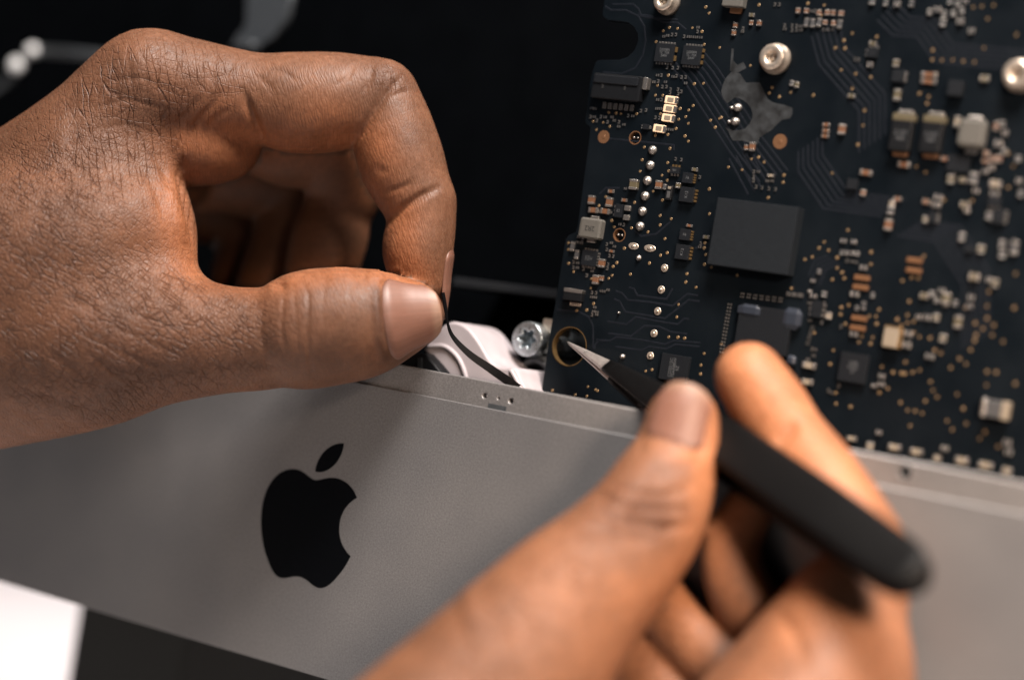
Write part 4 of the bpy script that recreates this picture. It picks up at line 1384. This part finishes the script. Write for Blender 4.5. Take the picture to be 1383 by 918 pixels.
brL = [
    # flexion creases of the index finger
    ([(326, 116), (337, 148), (347, 174), (364, 210)], 5.5, -0.95), ([(372, 178), (400, 190), (440, 188)], 20, 0.5),
    ([(534, 104), (510, 144), (491, 173), (466, 212)], 5.5, -0.85),
    ([(598, 250), (568, 265), (544, 281), (518, 306)], 5.5, -0.8), ([(562, 244), (540, 254), (515, 262)], 4, -0.3), ([(505, 225), (525, 235)], 6, -0.2),
    # web fold
    ([(266, 340), (258, 300), (248, 265), (242, 235), (250, 210)], 6, -1.1), ([(226, 232), (236, 275), (248, 330)], 9, 0.8),
    ([(205, 200), (222, 235), (232, 262)], 5, -0.45), ([(196, 225), (212, 262), (224, 300)], 6, -0.35),
    # thumb: skin folds over the joint, side notch, nail fold
    ([(379, 380), (383, 395), (380, 440), (387, 487)], 2.6, -0.26), ([(404, 366), (417, 398), (415, 453), (422, 512)], 2.6, -0.26), ([(358, 388), (354, 420), (352, 450), (360, 490)], 2.8, -0.16),
    ([(395, 372), (399, 420), (402, 470), (408, 505)], 2.6, -0.14), ([(440, 372), (436, 410), (437, 455)], 2.6, -0.10), ([(472, 385), (474, 420), (476, 450)], 2.6, -0.08), ([(340, 392), (332, 430), (334, 470)], 3, -0.1),
    ([(378, 384)], 9, -0.9), ([(440, 366), (480, 366)], 16, 0.5), ([(495, 372), (520, 372)], 10, 0.5),
    ([(508, 376), (508, 410), (511, 450), (519, 492)], 6, 0.5), ([(517, 392), (519, 430), (526, 478)], 3, -0.3), ([(512, 384), (530, 378), (548, 373)], 3.5, -0.5), ([(506, 374), (528, 368), (546, 364)], 6, 0.3),
    # knuckle of the index (PIP) and base knuckle
    ([(505, 85), (500, 110), (488, 128)], 3.2, -0.28), ([(528, 88), (520, 112), (512, 130)], 3.2, -0.3), ([(545, 100), (530, 118), (516, 134)], 3, -0.3), ([(556, 122), (538, 126), (518, 136)], 3, -0.25), ([(480, 84), (470, 105), (450, 118)], 3.4, -0.2), ([(520, 100)], 22, 0.5),
    ([(246, 196), (262, 170), (290, 138), (305, 118)], 4.5, -0.42), ([(238, 168), (256, 150), (268, 128)], 4, -0.3), ([(270, 180), (292, 160), (312, 145)], 4, -0.25), ([(292, 66), (288, 95), (284, 120)], 4, -0.2), ([(322, 70), (312, 92), (300, 110)], 4, -0.18),
    ([(355, 90), (385, 98), (405, 112)], 4, -0.18), ([(345, 100), (365, 118), (372, 132)], 4, -0.18),
    ([(196, 80)], 40, 0.8), ([(172, 62), (176, 92), (180, 120)], 3.4, -0.2), ([(190, 58), (196, 90), (198, 130)], 3.4, -0.18), ([(210, 62), (212, 100), (216, 140)], 3.4, -0.18), ([(150, 82), (156, 110), (162, 150)], 3.4, -0.16), ([(128, 112), (190, 106), (240, 128)], 3.6, -0.2), ([(118, 150), (170, 134), (235, 150)], 3.6, -0.2), ([(110, 180), (170, 168), (220, 186)], 3.6, -0.16),
    # tendons and folds on the thumb base
    ([(60, 300), (140, 360), (230, 400)], 26, 0.35), ([(100, 440), (150, 470), (220, 500)], 3.4, -0.2), ([(130, 430), (180, 452), (250, 486)], 3.4, -0.2), ([(110, 470), (150, 500), (200, 528)], 3.4, -0.2), ([(150, 415), (200, 430), (262, 458)], 3.4, -0.2), ([(20, 520), (90, 545), (150, 555)], 6, -0.3), ([(0, 545), (60, 568), (130, 574)], 6, -0.28), ([(90, 400), (140, 425)], 6, -0.25), ([(60, 470), (110, 510)], 6, -0.25), ([(160, 480)], 42, 0.5),
]
mkL = {
    'palm': (0.0, [([(300, 205), (280, 190)], 50, 0.9), ([(345, 190), (400, 190), (460, 185)], 36, 0.8), ([(400, 160), (450, 155)], 26, 0.3), ([(505, 200), (505, 260)], 34, 0.85), ([(540, 300), (545, 345), (560, 380)], 30, 0.9), ([(235, 260), (250, 310), (258, 350)], 30, 0.8), ([(290, 372), (350, 382), (420, 368), (490, 362), (545, 372)], 22, 0.85), ([(220, 320), (240, 350)], 46, 0.35), ([(255, 180), (290, 160)], 30, 0.45)]),
    'knuckle': (0.0, [([(516, 100), (540, 104)], 26, 0.7), ([(415, 440), (430, 470)], 44, 0.4), ([(508, 395), (512, 440), (520, 482)], 8, 1.0), ([(160, 480), (220, 500)], 60, 0.5), ([(250, 165), (300, 110)], 30, 0.35), ([(190, 140), (150, 180)], 55, 0.25), ([(130, 560)], 60, 0.3)]),
    'grid': (0.0, [([(150, 110), (210, 120), (180, 190)], 70, 0.95), ([(290, 90), (310, 120)], 45, 0.5), ([(80, 240), (140, 200)], 70, 0.7), ([(520, 100), (548, 110)], 22, 0.6)]),
    'leather': (0.03, [([(40, 330), (150, 420), (220, 460)], 110, 0.95), ([(60, 500), (150, 520)], 90, 0.8), ([(280, 470), (350, 470)], 50, 0.55), ([(20, 250), (60, 230)], 70, 0.5), ([(240, 400), (300, 420)], 40, 0.5)]),
    'ridge': (0.5, [([(400, 180), (540, 320)], 120, 0.4)]),
}
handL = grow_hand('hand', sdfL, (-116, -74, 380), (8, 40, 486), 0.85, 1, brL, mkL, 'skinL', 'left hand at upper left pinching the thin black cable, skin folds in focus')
n1 = nail(handL, sdfL, (500, 432, 408), (556, 425, 408.5), (0.12, 0.04, -1.0), 0.95, 0.30, 1.70)
n1['label'] = 'broad thumbnail facing the camera'
nail(handL, sdfL, (567, 300, 417.4), (572, 384, 417), (0.96, 0.05, 0.22), 0.95, 0.42, 1.58, 0.35, 0.3)

# ---- right hand
thumbR = Tube([(922, 569, 367, 50), (912, 618, 366, 59), (895, 658, 364, 70), (872, 703, 361, 80), (826, 758, 356, 90), (766, 818, 350, 105), (692, 908, 341, 126), (600, 1010, 334, 145), (500, 1120, 326, 165)])
indexR = Tube([(1012, 509, 372, 48), (1040, 552, 369, 53), (1066, 592, 366, 52), (1105, 645, 360, 57), (1150, 706, 354, 56), (1172, 750, 351, 58), (1160, 800, 350, 68), (1137, 840, 349, 88), (1120, 930, 343, 114), (1060, 1030, 336, 140)])
palmR = Tube([(640, 1120, 345, 170), (820, 1150, 356, 150), (1000, 1130, 354, 150)])
backR = Tube([(1075, 900, 350, 80), (1030, 965, 348, 90), (980, 1050, 345, 110)])
midR = Tube([(1110, 890, 362, 72), (1040, 850, 364, 50), (1000, 795, 365, 46), (988, 735, 367, 42), (1008, 690, 368, 37)])
ringR = Tube([(1040, 960, 362, 78), (970, 900, 366, 54), (915, 845, 371, 47), (865, 785, 377, 42)])
litR = Tube([(1010, 1040, 360, 88), (930, 975, 366, 58), (870, 912, 372, 50), (815, 845, 379, 42)])


def sdfR(Q):
    body = smin(palmR(Q), backR(Q), 6.0)
    th = smin(thumbR(Q), body, 7.0)
    ix = smin(indexR(Q), body, 5.0)
    return np.minimum(np.minimum(th, ix), np.minimum(np.minimum(smin(midR(Q), body, 3.0), smin(ringR(Q), body, 3.0)), smin(litR(Q), body, 3.0)))


brR = [
    ([(800, 668), (840, 682), (880, 688), (930, 690)], 7, -1.1), ([(800, 690), (850, 704), (900, 712), (940, 708)], 7, -1.0), ([(818, 650), (850, 664), (900, 668), (935, 660)], 6, -0.8), ([(790, 712), (840, 724), (890, 730)], 7, -0.7),
    ([(820, 700), (845, 690), (868, 676)], 5, -0.5), ([(862, 696)], 16, 0.6), ([(835, 676)], 14, 0.5), ([(890, 700)], 14, 0.4), ([(840, 640)], 30, 0.4),
    ([(872, 628), (905, 636), (945, 622)], 6, -0.15), ([(944, 560), (948, 590), (942, 620)], 4, -0.5), ([(955, 555), (962, 600), (955, 640)], 10, 0.5), ([(878, 560), (866, 595), (868, 622)], 4, -0.35),
    ([(1046, 604), (1056, 590), (1068, 578), (1076, 566)], 9, -0.9), ([(1010, 510)], 34, 0.3), ([(1090, 640), (1100, 660)], 20, 0.4),
    ([(1044, 822), (1070, 850), (1090, 900)], 9, -0.6), ([(620, 820), (650, 812)], 40, 0.6),
]
mkR = {
    'palm': (0.15, [([(1000, 500), (1060, 580), (1120, 660)], 70, 0.9), ([(960, 620), (960, 700), (920, 800)], 40, 0.8), ([(1080, 760), (1060, 830)], 40, 0.6), ([(920, 535)], 40, 0.5), ([(800, 820), (860, 860)], 90, 0.25)]),
    'knuckle': (0.0, [([(830, 690), (890, 700)], 46, 0.85), ([(885, 632), (925, 636)], 16, 0.6), ([(640, 840)], 60, 0.2)]),
    'grid': (0.0, [([(850, 690), (890, 690)], 50, 0.8)]),
    'leather': (0.2, [([(650, 860), (750, 800)], 130, 0.6)]),
    'ridge': (0.4, []),
}
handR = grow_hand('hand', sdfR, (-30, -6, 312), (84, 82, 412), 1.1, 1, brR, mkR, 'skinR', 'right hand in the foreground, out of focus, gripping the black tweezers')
n2 = nail(handR, sdfR, (893, 650, 364), (924, 563, 367), (-0.25, -0.05, -1.0), 0.85, 0.42, 1.38)
n2['label'] = 'blurred thumbnail of the gripping thumb'
for h_ in (handL, handR):
    del h_['_c0']

# ------------------------------------------------------------------ tweezers
tw = empty('tweezers', at(980, 600, 367), 'black coated fine tip tweezers gripped by the right hand over the board', 'tweezers')
T0, T1 = at(767.5, 463, 415.5), at(1243, 784, 321)
ax = (T1 - T0) / np.linalg.norm(T1 - T0)
LEN = np.linalg.norm(T1 - T0)
vd = (at(1000, 620, 367) - CAMO)
vd /= np.linalg.norm(vd)
wd = np.cross(ax, vd)
wd /= np.linalg.norm(wd)
if wd @ CAMR[1] > 0:
    wd = -wd                     # points up in the picture
nd = np.cross(wd, ax)
if nd @ vd > 0:
    nd = -nd                     # towards the viewer
tilt = math.radians(21)
wd, nd = wd * math.cos(tilt) - nd * math.sin(tilt), nd * math.cos(tilt) + wd * math.sin(tilt)


def arm(side, s0, s1, grow, name, mat, parent, n=26):
    rings = []
    for i in range(n + 1):
        s = s0 + (s1 - s0) * i / n
        u = s / LEN
        w = np.interp(u, [0, .04, .13, .24, .34, .45, .75, .95, .985, 1.0], [.30, .9, 2.4, 4.3, 6.3, 8.6, 9.6, 9.4, 7.8, 3.0]) + grow
        gap = np.interp(u, [0, .1, .3, .55, .8, .93, 1.0], [.05, .5, 1.7, 2.5, 1.9, .9, .55])
        th = np.interp(u, [0, .06, .2, 1.0], [.35, .9, 1.5, 1.6]) + grow
        c = T0 + ax * s + nd * side * (gap + th / 2)
        ring = []
        for k in range(16):
            a = 2 * math.pi * k / 16
            ca, sa = math.cos(a), math.sin(a)
            e = 0.55
            ring.append(tuple(c + wd * (w / 2) * math.copysign(abs(ca) ** e, ca) + nd * (th / 2) * math.copysign(abs(sa) ** e, sa)))
        rings.append(ring)
    return loft(name, rings, mat, parent)


for sd in (1, -1):
    a_ = arm(sd, 0.0, LEN * 0.30, 0.0, 'steel_tip', 'steel', tw)
    arm(sd, LEN * 0.15, LEN, 0.22, 'coated_arm', 'coat', tw, 40)
wl = T0 + ax * (LEN * 0.985)
lathe = [[tuple(wl + ax * d + wd * r * math.cos(2 * math.pi * i / 16) * 3.2 + nd * r * math.sin(2 * math.pi * i / 16) * 1.6) for i in range(16)] for d, r in ((-6, .9), (-2, 1.0), (0.6, .9), (1.8, .6), (2.3, .1))]
loft('welded_end', lathe, 'coat', tw)
